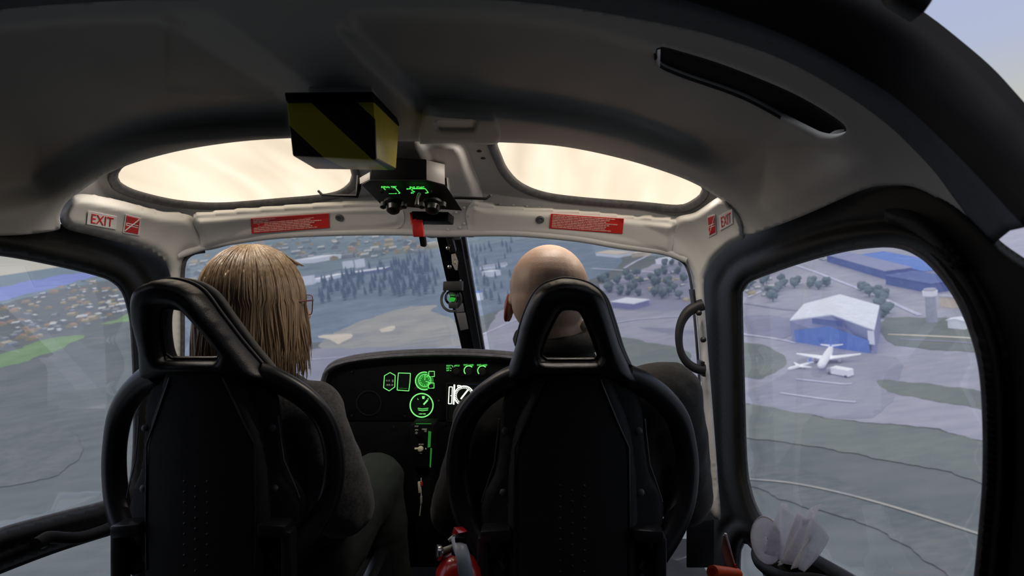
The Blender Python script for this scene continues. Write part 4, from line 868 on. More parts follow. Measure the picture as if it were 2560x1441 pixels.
q = [V(x, y, 2.08) for x, y in ((1128, 636), (1138, 634), (1145, 654), (1143, 676), (1138, 676), (1130, 660))]; rel(hexa('oval_tag', q+[p+Vector((0, .006, 0)) for p in q], 'brushed_plate', None, .001), e0)
flat_poly('tag_lettering', line_poly([(1135, 652), (1138, 660), (1138, 648), (1142, 662)], 1.4), 2.077, 'knob_cream', e0)
cp = empty('compass', V(1130, 745, 2.12)); tag(cp, 'ball compass with green glow in a ring bracket on the centre post', 'compass')
rel(prism('bracket', [(1108, 704), (1154, 703), (1154, 727), (1107, 727)], 2.10, .05, 'dark_plastic', None, .002), cp)
rel(lathe('screw', [(.003, 0), (.003, .004), (0, .005)], 'steel', None, aim(V(1151, 703, 2.10), (0, -.6, 1)), 8), cp)
ctr = V(1130, 745, 2.12); bm = bmesh.new(); bmesh.ops.create_uvsphere(bm, u_segments=24, v_segments=16, radius=.024, matrix=Matrix.Translation(ctr)); rel(bm_obj('glass_ball', bm, 'bubble', None, smooth=True), cp)
rel(lathe('dial', [(0, -.012), (.007, -.012), (.011, -.004), (.011, .000), (0, .002)], 'compass_green', None, Matrix.Translation(ctr), 20), cp)
rel(lathe('float', [(.006, .006), (.012, .012), (.008, .02), (0, .022)], 'steel', None, Matrix.Translation(ctr), 16), cp)
rel(prism('base', [(1120, 757), (1143, 757), (1141, 772), (1122, 772)], 2.10, .04, 'dark_plastic', None, .003), cp)
rel(tube('ring_clamp', [ctr+Vector((math.cos(a)*.033, -.004, math.sin(a)*.036-.006)) for a in np.linspace(2.2, 5.2, 18)], .0042, 'rubber', None, 8), cp)
rel(tube('ring_clamp', [ctr+Vector((math.cos(a)*.028, .004, math.sin(a)*.030-.004)) for a in np.linspace(-1.1, .7, 12)], .0042, 'dark_plastic', None, 8), cp)
for q_, lab in (([(1137, 760), (1157, 758), (1161, 780), (1138, 782)], 'upper small grey card holder on the centre post below the compass'), ([(1140, 783), (1163, 782), (1171, 823), (1151, 827)], 'long grey correction card on the centre post, lower of two')):
    t = [V(x, y, 2.30) for x, y in q_]; o = hexa('compass_card', t+[p+Vector((0, .004, 0)) for p in t], 'dark_plastic', None, .0008); recenter(o); tag(o, lab, 'card')
    o.data.materials.clear(); o.data.materials.append(M['brushed_plate'] if False else mat('card_grey', (.11, .11, .12), .5))

# ------------------------------------------------------------------ instrument panel
iY = 2.05
e0 = empty('instrument_panel', (0, iY, 0)); tag(e0, 'black instrument panel with green lit gauges in front of the seats', 'instrument panel')
out = [(806, 990), (806, 955), (812, 935), (832, 917), (880, 903), (960, 893), (1050, 888), (1150, 887), (1260, 893), (1350, 905), (1420, 925), (1450, 945), (1462, 990), (1462, 1052), (806, 1052)]
rel(prism('upper_face', out, iY, .20, 'panel_black', None, .004), e0)
rel(prism('lower_face', [(806, 1055), (1462, 1055), (1440, 1180), (1380, 1300), (1330, 1420), (960, 1420), (900, 1300), (830, 1180)], iY+.004, .25, 'panel_black', None, .004), e0)
gl = catmull(out[:13], 12); P = [V(x, y, iY-.02) for x, y in gl]
bm = bmesh.new(); bm_tube(bm, P, .010, 10, False, True, .6, (0, 1, 0)); bm_tube(bm, [p+Vector((0, .03, .004)) for p in P], .012, 8); rel(bm_obj('glare_shield', bm, 'rubber', None, angle=50), e0)
iF = iY-.003
def ring_poly(cx, cy, r0, r1, a0=0, a1=2*math.pi, n=36, sx=1.0):
    A = np.linspace(a0, a1, n+1); return [[(cx+sx*r0*math.cos(a), cy+r0*math.sin(a)), (cx+sx*r1*math.cos(a), cy+r1*math.sin(a)), (cx+sx*r1*math.cos(b), cy+r1*math.sin(b)), (cx+sx*r0*math.cos(b), cy+r0*math.sin(b))] for a, b in zip(A, A[1:])]
def closed(pts, w): return line_poly(pts+[pts[0]], w)
def gauge(name, cx, cy):
    g = empty(name, V(cx, cy, iF)); g.parent = e0; g.matrix_parent_inverse = e0.matrix_basis.inverted(); return g
def sub(o, g): return o
g = gauge('hexagonal_display', 974, 955)
def fp(name, polys, m, g, dy=0.0, th=.0012):
    v = []; f = []
    for p in polys:
        b = len(v); v += [tuple(V(x, y, iF-dy)-g_loc(g)) for x, y in p]; f.append(tuple(range(b, b+len(p))))
    o = mesh_obj(name, v, f, m, g, False); s = o.modifiers.new('t', 'SOLIDIFY'); s.thickness = th; s.offset = 0; return o
def g_loc(g): return g.location
hexp = [(975, 932), (988, 939), (987, 968), (973, 978), (959, 970), (961, 940)]
fp('face', [hexp], 'gauge_face', g, .001); fp('lit_rim', closed(hexp, 1.8), 'green_edge', g, .003)
fp('digits', px_text('0.0', 965, 950, 975, 954)+px_text('8', 980, 950, 984, 956)+px_text('88.8', 966, 961, 983, 965), 'label_grey', g, .003)
g = gauge('square_display', 1009, 955); sq = [(996, 933), (1026, 934), (1025, 955), (1022, 978), (993, 976), (994, 955)]
fp('face', [sq], 'gauge_face', g, .001); fp('lit_rim', closed(sq, 1.8), 'green_edge', g, .003); fp('base_line', line_poly([(998, 971), (1018, 972)], 1), 'green_dim', g, .003)
g = gauge('clock', 1061, 953)
fp('face', [[(1061+23*math.cos(a), 953+23*math.sin(a)) for a in np.linspace(0, 6.2, 28)]], 'green_dim', g, .001)
fp('lit_rim', ring_poly(1061, 953, 21, 23.5, 1.2, 5.0), 'green_edge', g, .003); fp('inner_ring', ring_poly(1062, 952, 14.5, 16, n=30), 'green_edge', g, .003)
fp('numerals', sum([px_text(str(i), 1062+11.3*math.sin(i*math.pi/6)-1.5, 952-11.3*math.cos(i*math.pi/6)-1.8, 1062+11.3*math.sin(i*math.pi/6)+1.5, 952-11.3*math.cos(i*math.pi/6)+1.8) for i in range(1, 13)], []), 'green_lit', g, .003)
fp('hands', line_poly([(1062, 951), (1063, 937)], 1.5)+line_poly([(1064, 954), (1074, 957)], 1.5), 'green_edge', g, .005)
for x, y, nm in ((1079, 936, 'adjust_knob'), (1078, 965, 'adjust_knob'), (1041, 972, 'adjust_knob')):
    if x > 1050: fp('knob_plate', closed([(x-7, y-7), (x+7, y-7), (x+7, y+6), (x-7, y+6)], 1.6), 'green_edge', g, .003)
    c = V(x, y, iF)-g.location; lathe(nm, [(.006, 0), (.006, .01), (0, .011)], 'black_metal', g, aim(c, (0, -1, 0)), 12)
g = gauge('turn_indicator', 1054, 1014)
fp('face', [[(1054+29*math.cos(a), 1014+30*math.sin(a)) for a in np.linspace(0, 6.2, 32)]], 'gauge_face', g, .001)
fp('lit_rim', ring_poly(1054, 1014, 28, 31, n=40, sx=.97), 'green_edge', g, .003)
fp('needle', line_poly([(1059, 1012), (1069, 1001)], 4), 'green_edge', g, .004)
fp('lettering', px_text('L', 1044, 996, 1047, 1000)+px_text('R', 1069, 996, 1072, 1000)+[[(1055, 991), (1062, 991), (1061, 998), (1056, 998)]]+px_text('2 MIN TURN', 1047, 1034, 1064, 1037), 'green_edge', g, .003)
fp('slip_tube', [[(1044, 1020), (1050, 1022), (1064, 1022), (1070, 1020), (1070, 1025), (1062, 1027), (1050, 1027), (1044, 1025)]], 'green_dim', g, .003)
fp('slip_lines', line_poly([(1045, 1021), (1055, 1023), (1071, 1021)], 1)+line_poly([(1046, 1026), (1056, 1028), (1070, 1026)], 1), 'green_edge', g, .005)
g = gauge('navigation_screen', 1180, 1005); fp('screen', [[(1120, 962), (1240, 962), (1240, 1050), (1120, 1050)]], 'gauge_face', g, .002)
fp('bezel', closed([(1117, 959), (1243, 959), (1243, 1053), (1117, 1053)], 3), 'black_metal', g, .006, .004)
tk = []
for k in range(22):
    a = math.pi*(.62+k*.0655); tk += line_poly([(1160+24*math.cos(a), 990+24*math.sin(a)), (1160+18*math.cos(a), 990+18*math.sin(a))], 2)
fp('dial_marks', ring_poly(1160, 990, 23, 25.5, math.pi*.6, math.pi*2.1, 40)+tk+line_poly([(1152, 998), (1171, 974)], 4)+closed([(1123, 968), (1131, 968), (1129, 1010), (1121, 1010)], 2)+line_poly([(1136, 962), (1134, 1012)], 4)+closed([(1144, 964), (1152, 965), (1152, 969), (1144, 968)], 2)+line_poly([(1126, 990), (1131, 990)], 1.5), 'white_lit', g, .004)
fp('top_line', line_poly([(1168, 962), (1200, 963)], 1), 'm_blue', g, .004)
g = gauge('light_switch', 1145, 925)
fp('lettering', px_text('NIGHT', 1116, 913, 1127, 917)+px_text('DAY', 1116, 919, 1124, 923)+px_text('OFF', 1116, 925, 1123, 928.5)+px_text('PITOT', 1139, 913, 1149, 917), 'green_lit', g, .003)
fp('leader_lines', line_poly([(1128, 914), (1131, 915), (1133, 919)], 1.2)+line_poly([(1125, 920), (1129, 922)], 1.2)+line_poly([(1125, 927), (1128, 927)], 1.2)+line_poly([(1136, 918), (1137, 914), (1139, 914)], 1.2), 'green_edge', g, .003)
lathe('selector_knob', [(.010, 0), (.009, .014), (0, .015)], 'black_metal', g, aim(V(1142, 928, iF)-g.location, (0, -1, 0)), 14)
for x, tx in ((1173, 'SYST LAND'), (1207, 'INST LAND')):
    g = gauge('dimmer', x, 925); fp('lettering', px_text(tx, x-14, 911, x+11, 915.5), 'green_lit', g, .003)
    fp('glow_arc', ring_poly(x-1, 927, 10.5, 13, math.pi*.75, math.pi*1.75, 20), 'green_edge', g, .003); lathe('dimmer_knob', [(.011, 0), (.010, .016), (0, .017)], 'black_metal', g, aim(V(x, 929, iF)-g.location, (0, -1, 0)), 16)
for x, y in ((1097, 1002), (1013, 1041), (1110, 1060), (985, 1068), (880, 930), (880, 1040)):
    o = lathe('panel_screw', [(.004, 0), (.003, .003), (0, .003)], 'steel' if x == 1097 else 'black_metal', None, aim(V(x, y, iF), (0, -1, 0)), 8); rel(o, e0)
bl = fp('blank_cover', ring_poly(922, 1008, 30, 31, n=40), 'dark_plastic', gauge('blank_cover_plate', 922, 1008), .003)
# centre pedestal under the panel
e1 = empty('pedestal', V(1055, 1150, 1.95)); e1.location.z = 0; tag(e1, 'narrow black switch pedestal under the round green gauge', 'pedestal')
pY = 1.93
rel(prism('switch_box', [(1024, 1064), (1085, 1062), (1082, 1170), (1030, 1172)], pY, .10, 'panel_black', None, .003), e1)
rel(prism('lower_column', [(1036, 1165), (1076, 1165), (1070, 1420), (1040, 1420)], pY+.02, .09, 'panel_black', None, .003), e1)
flat_poly('lettering', px_text('START', 1037, 1065, 1046, 1068)+px_text('BTN', 1038, 1074, 1045, 1077)+px_text('PARKING', 1055, 1072, 1067, 1075.5)+px_text('BRAKE', 1047, 1110, 1059, 1113)+[[(1063, 1121), (1066, 1121), (1066, 1124), (1063, 1124)], [(1049, 1133), (1054, 1133), (1054, 1135), (1049, 1135)]], pY-.004, 'label_grey', e1)
flat_poly('green_strip', [[(1071, 1078), (1078, 1080), (1076, 1118), (1069, 1120)], [(1076, 1120), (1080, 1122), (1077, 1170), (1074, 1168)]]+line_poly([(1040, 1060), (1078, 1060)], 1.5), pY-.003, 'green_dim', e1)
rel(lathe('selector', [(.008, 0), (.008, .010), (.005, .016), (0, .017)], 'knob_cream', None, aim(V(1052, 1122, pY), (0, -1, 0)), 14), e1)
rel(tube('selector_lever', [V(1052, 1122, pY-.012), V(1037, 1123, pY-.012)], .0035, 'knob_cream', None, 8), e1)
for x, y in ((1038, 1087), (1061, 1082)):
    rel(tube('toggle', [V(x, y, pY), V(x+3, y-4, pY-.025)], [.003, .004], 'steel', None, 8), e1)
kk = empty('hanging_tags', V(1049, 1225, pY-.03)); tag(kk, 'cream and red tags on a cord hanging below the pedestal switches', 'tag')
rel(prism('cream_tag', [(1044, 1206), (1050, 1205), (1052, 1233), (1046, 1234)], pY-.03, .006, 'knob_cream', None, .001), kk)
rel(prism('red_tag', [(1051, 1204), (1055, 1206), (1056, 1216), (1052, 1216)], pY-.03, .006, 'red_dull', None, .001), kk)
rel(prism('white_tag', [(1050, 1242), (1055, 1241), (1055, 1258), (1053, 1264), (1050, 1263)], pY-.03, .006, 'brushed_plate', None, .001), kk)
rel(tube('cord', [V(1053, 1196, pY-.027), V(1052, 1215, pY-.027), V(1053, 1242, pY-.027), V(1052, 1265, pY-.027), V(1049, 1290, pY-.027)], .0015, 'label_grey', None, 6), kk)

# ------------------------------------------------------------------ grab handle on the right post
gY = 1.93
e0 = empty('grab_handle', V(1700, 850, gY)); tag(e0, 'black curved grab handle on the right windshield post', 'handle')
q = catmull([(1757, 762), (1740, 768), (1718, 782), (1702, 810), (1697, 845), (1702, 880), (1716, 905), (1738, 921), (1762, 925)], 6); P = [V(x, y, gY) for x, y in q]
rel(tube('grip', P, list(np.interp(np.linspace(0, 1, len(P)), [0, .12, .35, .6, .9, 1], [.017, .016, .012, .010, .013, .015])), 'dark_plastic', None, 14), e0)
rel(prism('upper_mount', [(1731, 724), (1737, 724), (1744, 782), (1740, 782)], gY-.01, .05, 'black_metal', None, .001), e0)
rel(prism('lower_mount', [(1752, 905), (1762, 905), (1765, 943), (1757, 942)], gY-.01, .05, 'black_metal', None, .001), e0)
for x, y in ((1748, 783), (1759, 850)): rel(lathe('fixing_bolt', [(.008, 0), (.008, .006), (.004, .009), (0, .009)], 'black_metal', None, aim(V(x, y, gY-.01), (-.6, -1, .1)), 12), e0)

# ------------------------------------------------------------------ fire extinguisher between the seats
xY = 1.22
e0 = empty('fire_extinguisher', V(1146, 1400, xY)); e0.location.z = .27; tag(e0, 'small red fire extinguisher with chrome valve between the two seats', 'fire extinguisher')
c = V(1146, 1400, xY); cx_, cy_ = c.x, c.y
zt = V(1146, 1385, xY).z
rel(lathe('cylinder', [(0, .27), (.040, .27), (.043, .28), (.043, zt-.055), (.040, zt-.03), (.028, zt-.008), (.014, zt), (0, zt)], 'red_paint', None, Matrix.Translation((cx_, cy_, 0)), 32), e0)
rel(lathe('yellow_label', [(.0434, .36), (.0434, zt-.075)], 'knob_cream', None, Matrix.Translation((cx_, cy_, 0)), 32), e0)
rel(lathe('valve', [(.013, zt-.004), (.013, zt+.012), (.010, zt+.016), (.010, zt+.034), (0, zt+.036)], 'black_metal', None, Matrix.Translation((cx_, cy_, 0)), 16), e0)
a = V(1128, 1366, xY); rel(lathe('pressure_gauge', [(.012, 0), (.014, .004), (.014, .009), (.011, .011), (0, .011)], 'steel', None, aim(V(1106, 1382, xY), (-1, -.25, 0)), 18), e0)
rel(tube('gauge_stem', [V(1104, 1380, xY), V(1132, 1368, xY), V(1146, 1366, xY)], [.006, .005, .005], 'knob_cream', None, 8), e0)
rel(tube('gauge_stem', [V(1130, 1350, xY), V(1126, 1345, xY)], .006, 'label_grey', None, 8), e0)
t = [V(1132, 1330, xY-.01), V(1146, 1334, xY-.012), V(1170, 1332, xY-.012), V(1160, 1318, xY)]; 
rel(hexa('red_trigger', [V(1134, 1318, xY+.02), V(1158, 1317, xY+.02), V(1170, 1329, xY-.02), V(1147, 1334, xY-.02)]+[V(1128, 1342, xY+.015), V(1134, 1345, xY+.012), V(1150, 1338, xY-.01), V(1146, 1340, xY-.01)], 'red_paint', None, .0015), e0)
P = [V(1139, 1346, xY-.004), V(1143, 1364, xY-.03), V(1150, 1385, xY-.05), V(1155, 1410, xY-.055), V(1160, 1445, xY-.055), V(1164, 1490, xY-.05)]
mat('grey_strap', (.34, .36, .42), .35)
bm = bmesh.new(); bm_tube(bm, [p+Vector((.004, 0, 0)) for p in P], .0125, 12, False, True, .4, (1, 0, 0)); rel(bm_obj('carry_handle', bm, 'grey_strap', None, angle=50), e0)
rel(prism('buckle', [(1136, 1346), (1163, 1346), (1166, 1366), (1140, 1372)], xY-.03, .02, 'panel_black', None, .002), e0)
st = struct(box('trim_14', (cx_, cy_+.0, .135), (.16, .30, .27), 'panel_black', None, None, .01))
# ------------------------------------------------------------------ right lower corner: chart card, orange grip, reels in the door strap
e0 = empty('chart_card', V(1815, 1400, 1.55)); tag(e0, 'narrow white and red edged card leaning by the right door, above the orange grip', 'card')
q = [(1808, 1340), (1816, 1337), (1842, 1441), (1846, 1520), (1830, 1520), (1822, 1441), (1803, 1372)]
rel(prism('card_face', q, 1.56, .004, 'brushed_plate', None, .0006), e0); rel(prism('white_edge', [(1812, 1336), (1818, 1336), (1846, 1441), (1848, 1520), (1844, 1520), (1838, 1420)], 1.553, .008, 'paper', None, .0006), e0)
rel(prism('red_edge', [(1838, 1412), (1841, 1412), (1849, 1460), (1846, 1462)], 1.550, .004, 'red_dull', None, .0003), e0)
e0 = empty('orange_grip', V(1810, 1430, 1.45)); tag(e0, 'bright orange round plastic grip at the bottom beside the right door', 'grip')
a, b = V(1781, 1431, 1.46), V(1842, 1437, 1.56); rel(tube('sleeve', [a, a+(b-a)*.08, b], [.0135, .0145, .0135], 'orange_plastic', None, 20), e0); rel(cyl('end_hole', a-(b-a).normalized()*.001, a+(b-a)*.01, .008, 'red_dull'), e0)
# strap loop of the door that holds the reels
e0 = empty('door_strap', side(1)(1930, 1430, .05)[0]); tag(e0, 'black looped armrest strap at the lower front corner of the right door', 'strap')
q = catmull([(1910, 1362), (1892, 1376), (1896, 1404), (1925, 1430), (1970, 1448), (2040, 1452), (2110, 1470)], 6); n_ = len(q); of = np.interp(np.linspace(0, 1, n_), [0, .2, .6, 1], [.03, .07, .085, .03])
rel(tube('loop', side(1)(q[:, 0], q[:, 1], of), .013, 'door_black', None, 12), e0)
glass('film', (.93, .92, .93), 1.0, .15)
def film():
    m = bpy.data.materials.new('milky_film'); m.use_nodes = True; n = m.node_tree.nodes; l = m.node_tree.links; b = n['Principled BSDF']
    t = n.new('ShaderNodeTexCoord'); z = n.new('ShaderNodeTexNoise'); z.inputs['Scale'].default_value = 60; l.new(t.outputs['Object'], z.inputs['Vector'])
    r = n.new('ShaderNodeMapRange'); r.inputs['To Min'].default_value = .45; r.inputs['To Max'].default_value = .95; l.new(z.outputs['Fac'], r.inputs['Value']); l.new(r.outputs[0], b.inputs['Alpha'])
    b.inputs['Base Color'].default_value = (.85, .84, .88, 1); b.inputs['Roughness'].default_value = .25; tl = n.new('ShaderNodeBsdfTranslucent'); tl.inputs[0].default_value = (.9, .89, .93, 1); tr = n.new('ShaderNodeBsdfTransparent')
    m1 = n.new('ShaderNodeMixShader'); m1.inputs[0].default_value = .6; l.new(b.outputs[0], m1.inputs[1]); l.new(tl.outputs[0], m1.inputs[2])
    m2 = n.new('ShaderNodeMixShader'); l.new(r.outputs[0], m2.inputs[0]); l.new(tr.outputs[0], m2.inputs[1]); l.new(m1.outputs[0], m2.inputs[2]); l.new(m2.outputs[0], n['Material Output'].inputs[0]); l.remove(b.inputs['Alpha'].links[0]); M['milky_film'] = m
film()
def disc(name, c, n, r, m, parent, holes=3, th=.003, rim=True):
    T = aim(c, n); bm = bmesh.new(); bm_lathe(bm, [(.008, 0), (.008, th), (r*.6, th), (r, th*1.4), (r*1.01, th*.5), (r, -th*.4), (r*.6, 0), (.008, 0)], 32, T); return rel(bm_obj(name, bm, m, None, angle=50), parent)
e0 = empty('clear_reel', V(1918, 1352, 1.50)); tag(e0, 'clear plastic round container with whitish film stuck in the right door strap', 'container')
c = V(1918, 1352, 1.50); n_ = Vector((-.92, -.38, .12)); disc('side_disc', c, n_, .048, 'milky_film', e0)
rel(tube('rim', [c+(aim((0, 0, 0), n_) @ Vector((math.cos(t)*.049, math.sin(t)*.049, .002))) for t in np.linspace(0, 2*math.pi, 33)[:-1]], .0018, 'paper', None, 6, True), e0)
bm = bmesh.new(); bm_lathe(bm, [(.030, -.026), (.044, -.026), (.046, 0)], 28, aim(c, n_)); rel(bm_obj('curled_wall', bm, 'milky_film', None, smooth=True), e0)
def wrap(name, c, sx, sz, lean, amp, seed, m, parent):
    rs = random.Random(seed); us = np.linspace(-1, 1, 22); vs = np.linspace(0, 1, 18); P = []
    ph = [rs.uniform(0, 6) for _ in range(4)]
    for v in vs:
        for u in us:
            w_ = sx*(1-.12*v); r = amp*math.sin(4*u+ph[1]+2*v)+amp*.5*math.sin(9*u+ph[2])
            P.append((c[0]+r+lean*v*.04, c[1]+u*w_, c[2]+sz*v*(.35+.65*math.sqrt(max(0, 1-.9*u*u)))+.004*math.sin(5*u+ph[3])*v))
    f = [(j*22+i, j*22+i+1, (j+1)*22+i+1, (j+1)*22+i) for j in range(17) for i in range(21)]
    o = mesh_obj(name, P, f, m); s = o.modifiers.new('t', 'SOLIDIFY'); s.thickness = .0012; rel(o, parent)
c = V(1935, 1392, 1.47); wrap('film_sheet', c, .05, .115, .6, .010, 3, 'milky_film', e0)
e1 = empty('plastic_film', V(1960, 1400, 1.50)); tag(e1, 'crumpled whitish plastic film leaning on the right door window beside the clear container', 'plastic film')
c = V(1976, 1408, 1.40); wrap('film_sheet', c, .045, .115, 1.2, .012, 5, 'milky_film', e1); c = V(1985, 1408, 1.40); wrap('film_sheet', c, .035, .10, .6, .012, 9, 'milky_film', e1)
e0 = empty('side_dial_box', V(1738, 1280, 1.75)); tag(e0, 'small black box with embossed round emblem and screws low beside the right post', 'box')
rel(hexa('box_body', [V(1716, 1252, 1.70), V(1760, 1262, 1.78), V(1786, 1300, 1.72), V(1720, 1306, 1.62)]+[V(1716, 1420, 1.70), V(1760, 1420, 1.78), V(1786, 1420, 1.72), V(1720, 1420, 1.62)], 'panel_black', None, .003), e0)
for x, y in ((1745, 1260), (1762, 1285), (1725, 1296)): rel(lathe('screw', [(.003, 0), (.003, .003), (0, .004)], 'steel', None, aim(V(x, y, 1.70), (0, -.3, 1)), 8), e0)
rel(tube('emblem_ring', [V(1742+14*math.cos(t), 1278+9*math.sin(t), 1.69) for t in np.linspace(0, 6.28, 25)[:-1]], .0014, 'dark_plastic', None, 6, True), e0)
struct(prism('trim_15', [(1735, 1188), (1778, 1222), (1778, 1228), (1752, 1214), (1728, 1218)], 2.02, .03, 'panel_black', None, .002))
# ------------------------------------------------------------------ seats
def pillow(name, outer, holes, depth, T, w, m, parent, step=9, bend=None):
    o = catmull(outer, step, True); hs = [catmull(h, step, True) for h in holes]; v, f = region(o, hs, step)
    d = dist(v, o)
    for h in hs: d = np.minimum(d, dist(v, h))
    s = np.sqrt(np.clip(1-(1-np.clip(d/w, 0, 1))**2, 0, 1)); base = depth(v[:, 0], v[:, 1]); c = onY(v[:, 0], v[:, 1], base)
    A = c.copy(); A[:, 1] -= T/2*s; B = c.copy(); B[:, 1] += T/2*s
    edge = d < 1e-3; n = len(v); idx = np.arange(n)+n; idx[edge] = np.arange(n)[edge]
    t = A[f]; nn = np.cross(t[:, 1]-t[:, 0], t[:, 2]-t[:, 0]); fl = nn[:, 1] > 0; f = f.copy(); f[fl] = f[fl][:, ::-1]
    g = idx[f][:, ::-1]; P = np.concatenate([A, B])
    ob = mesh_obj(name, P, np.concatenate([f, g]), m)
    bm = bmesh.new(); bm.from_mesh(ob.data); loose = [q for q in bm.verts if not q.link_faces]; bmesh.ops.delete(bm, geom=loose, context='VERTS'); bm.to_mesh(ob.data); bm.free()
    if parent: rel(ob, parent)
    return ob
mat('piping', (.10, .10, .11), .4); mat('seat_tube', (.014, .014, .017), .34, var=.1, spec=.6)
SX, SY_ = 1430, 1.30
def sdepth(x, y): return SY_-.10*smooth((965-np.asarray(y, float))/260)+.085*(np.abs(np.asarray(x, float)-SX)/300)**2
seat = empty('racing_seat', (.345, 1.30, 0)); tag(seat, 'black bucket seat with arched open headrest behind the bald person', 'seat', 'bucket seats')
HO = [(1268, 942), (1290, 862), (1306, 798), (1330, 742), (1352, 716), (1385, 702), (1412, 697), (1450, 702), (1484, 716), (1508, 742), (1528, 798), (1548, 862), (1572, 915), (1590, 950), (1560, 956), (1500, 944), (1430, 940), (1350, 944), (1300, 952)]
HH = [(1397, 782), (1412, 773), (1440, 774), (1454, 784), (1474, 828), (1488, 866), (1495, 890), (1488, 900), (1430, 901), (1366, 900), (1354, 890), (1361, 856), (1378, 816)]
pillow('headrest', HO, [HH], sdepth, .095, 30, 'leather', seat, 7)
# stitched rim strip around headrest and the roll under the opening
q = catmull(HO[1:15], 8); rel(tube('headrest_piping', onY(q[:, 0], q[:, 1], sdepth(q[:, 0], q[:, 1])+.012), .0035, 'piping', None, 8), seat)
mat('lit_edge_grey', (.10, .097, .092), .6, var=.1); q = catmull(HO[4:14], 8); rel(tube('lit_edge_band', onY(q[:, 0], q[:, 1]+9, sdepth(q[:, 0], q[:, 1])+.045), .009, 'lit_edge_grey', None, 10, False, 1.6, (0, 0, 1)), seat)  # paler grey tube gives the headrest side its lit edge by colour
q = catmull(HH, 8, True); rel(tube('opening_piping', onY(q[:, 0], q[:, 1], sdepth(q[:, 0], q[:, 1])-.012), .003, 'leather', None, 8, True), seat)
mat('roll_leather', (.05, .046, .042), .35, bump=.2, bscale=400)
yb = float(sdepth(1430, 905)); rel(tube('cross_roll', [V(1360, 902, yb), V(1368, 903, yb), V(1430, 904, yb), V(1482, 903, yb), V(1492, 902, yb)], [.004, .0065, .007, .0065, .004], 'roll_leather', None, 12), seat)
rel(tube('cross_roll', [V(1366, 921, yb+.01), V(1376, 921, yb+.01), V(1430, 922, yb+.01), V(1478, 921, yb+.01), V(1488, 921, yb+.01)], [.006, .010, .011, .010, .006], 'roll_leather', None, 12), seat)
SH = [(1345, 925), (1430, 920), (1512, 925), (1545, 990), (1572, 1060), (1586, 1140), (1594, 1260), (1594, 1420), (1590, 1560), (1430, 1580), (1272, 1560), (1268, 1420), (1268, 1260), (1274, 1140), (1290, 1060), (1316, 990)]
shell = pillow('back_shell', SH, [], sdepth, .05, 26, 'seat_fabric', seat, 12)
for s_ in (-1, 1):
    mx_ = lambda P: [(SX+s_*(x-SX), y) for x, y in P]
    pillow('side_plate', mx_([(1505, 930), (1560, 945), (1596, 985), (1606, 1040), (1610, 1100), (1622, 1180), (1652, 1240), (1658, 1290), (1640, 1370), (1600, 1440), (1560, 1440), (1560, 1200), (1545, 1050), (1510, 980)]), [], lambda x, y: sdepth(x, y)+.012, .03, 16, 'seat_fabric', seat, 12)
    T = catmull(mx_([(1562, 940), (1600, 956), (1655, 996), (1695, 1050), (1714, 1120), (1717, 1190), (1706, 1262), (1680, 1325), (1644, 1380), (1604, 1430)]), 10); P = onY(T[:, 0], T[:, 1], sdepth(T[:, 0], T[:, 1])+.004)
    bm = bmesh.new(); bm_tube(bm, P, list(np.interp(np.linspace(0, 1, len(P)), [0, .12, .4, .8, 1], [.022, .021, .0185, .020, .022])), 16, False, True, 1.25); rel(bm_obj('wing_bolster', bm, 'seat_tube', None, angle=60), seat)
    q = mx_([(1612, 1048), (1616, 1090), (1624, 1160), (1650, 1235), (1656, 1256)]); rel(tube('plate_edge', [V(x, y, float(sdepth(x, y))-.01) for x, y in q], .0014, 'piping', None, 6), seat)
    for x, y in mx_([(1597, 1078), (1602, 1232)]): rel(lathe('bolt', [(.007, 0), (.007, .002), (.005, .004), (0, .0045)], 'piping', None, aim(V(x, y, float(sdepth(x, y))-.004), (0, -1, .25)), 14), seat)
    q = mx_([(1500, 950), (1545, 1060), (1572, 1120), (1574, 1300), (1572, 1440)]); rel(tube('seam', [V(x, y, float(sdepth(x, y))-.0265) for x, y in q], .0022, 'leather', None, 6), seat)
    b = mx_([(1585, 1325), (1660, 1330), (1660, 1362), (1585, 1358)]); rel(prism('recliner_bracket', b, 1.28, .05, 'seat_tube', None, .004), seat)
    b = mx_([(1640, 1345), (1668, 1345), (1668, 1900), (1640, 1900)]); rel(prism('support_post', b, 1.29, .04, 'seat_tube', None, .006), seat)
bm = bmesh.new()
for r_ in range(9):
    for k in (-1, 0, 1):
        x = SX+k*30+(0 if r_ % 1 == 0 else 15); y = 1215+r_*27+(13 if k == 0 else 0); bm_lathe(bm, [(.0035, 0), (.002, .0015), (0, .002)], 8, aim(V(x, y, float(sdepth(x, y))-.0245), (0, -1, 0)))
o = bm_obj('perforations', bm, 'leather', None, angle=60); o['kind'] = 'stuff'; rel(o, seat)
rel(box('cushion', (.345, 1.66, .335), (.46, .52, .11), 'seat_fabric', None, Euler((.12, 0, 0)).to_matrix(), .03), seat)
for s_ in (-1, 1):
    rel(box('cushion_bolster', (.345+s_*.225, 1.64, .35), (.05, .50, .15), 'leather', None, Euler((.12, 0, 0)).to_matrix(), .025), seat)
    rel(box('floor_rail', (.345+s_*.18, 1.60, .03), (.04, .60, .06), 'black_metal', None, None, .004), seat); rel(box('rail_leg', (.345+s_*.18, 1.42, .19), (.03, .05, .30), 'black_metal', None, None, .004), seat); rel(box('rail_leg', (.345+s_*.18, 1.80, .19), (.03, .05, .30), 'black_metal', None, None, .004), seat)
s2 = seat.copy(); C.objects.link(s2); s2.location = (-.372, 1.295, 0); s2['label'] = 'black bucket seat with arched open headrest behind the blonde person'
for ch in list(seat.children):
    c = ch.copy(); C.objects.link(c); c.parent = s2; c.matrix_parent_inverse = seat.matrix_basis.inverted()

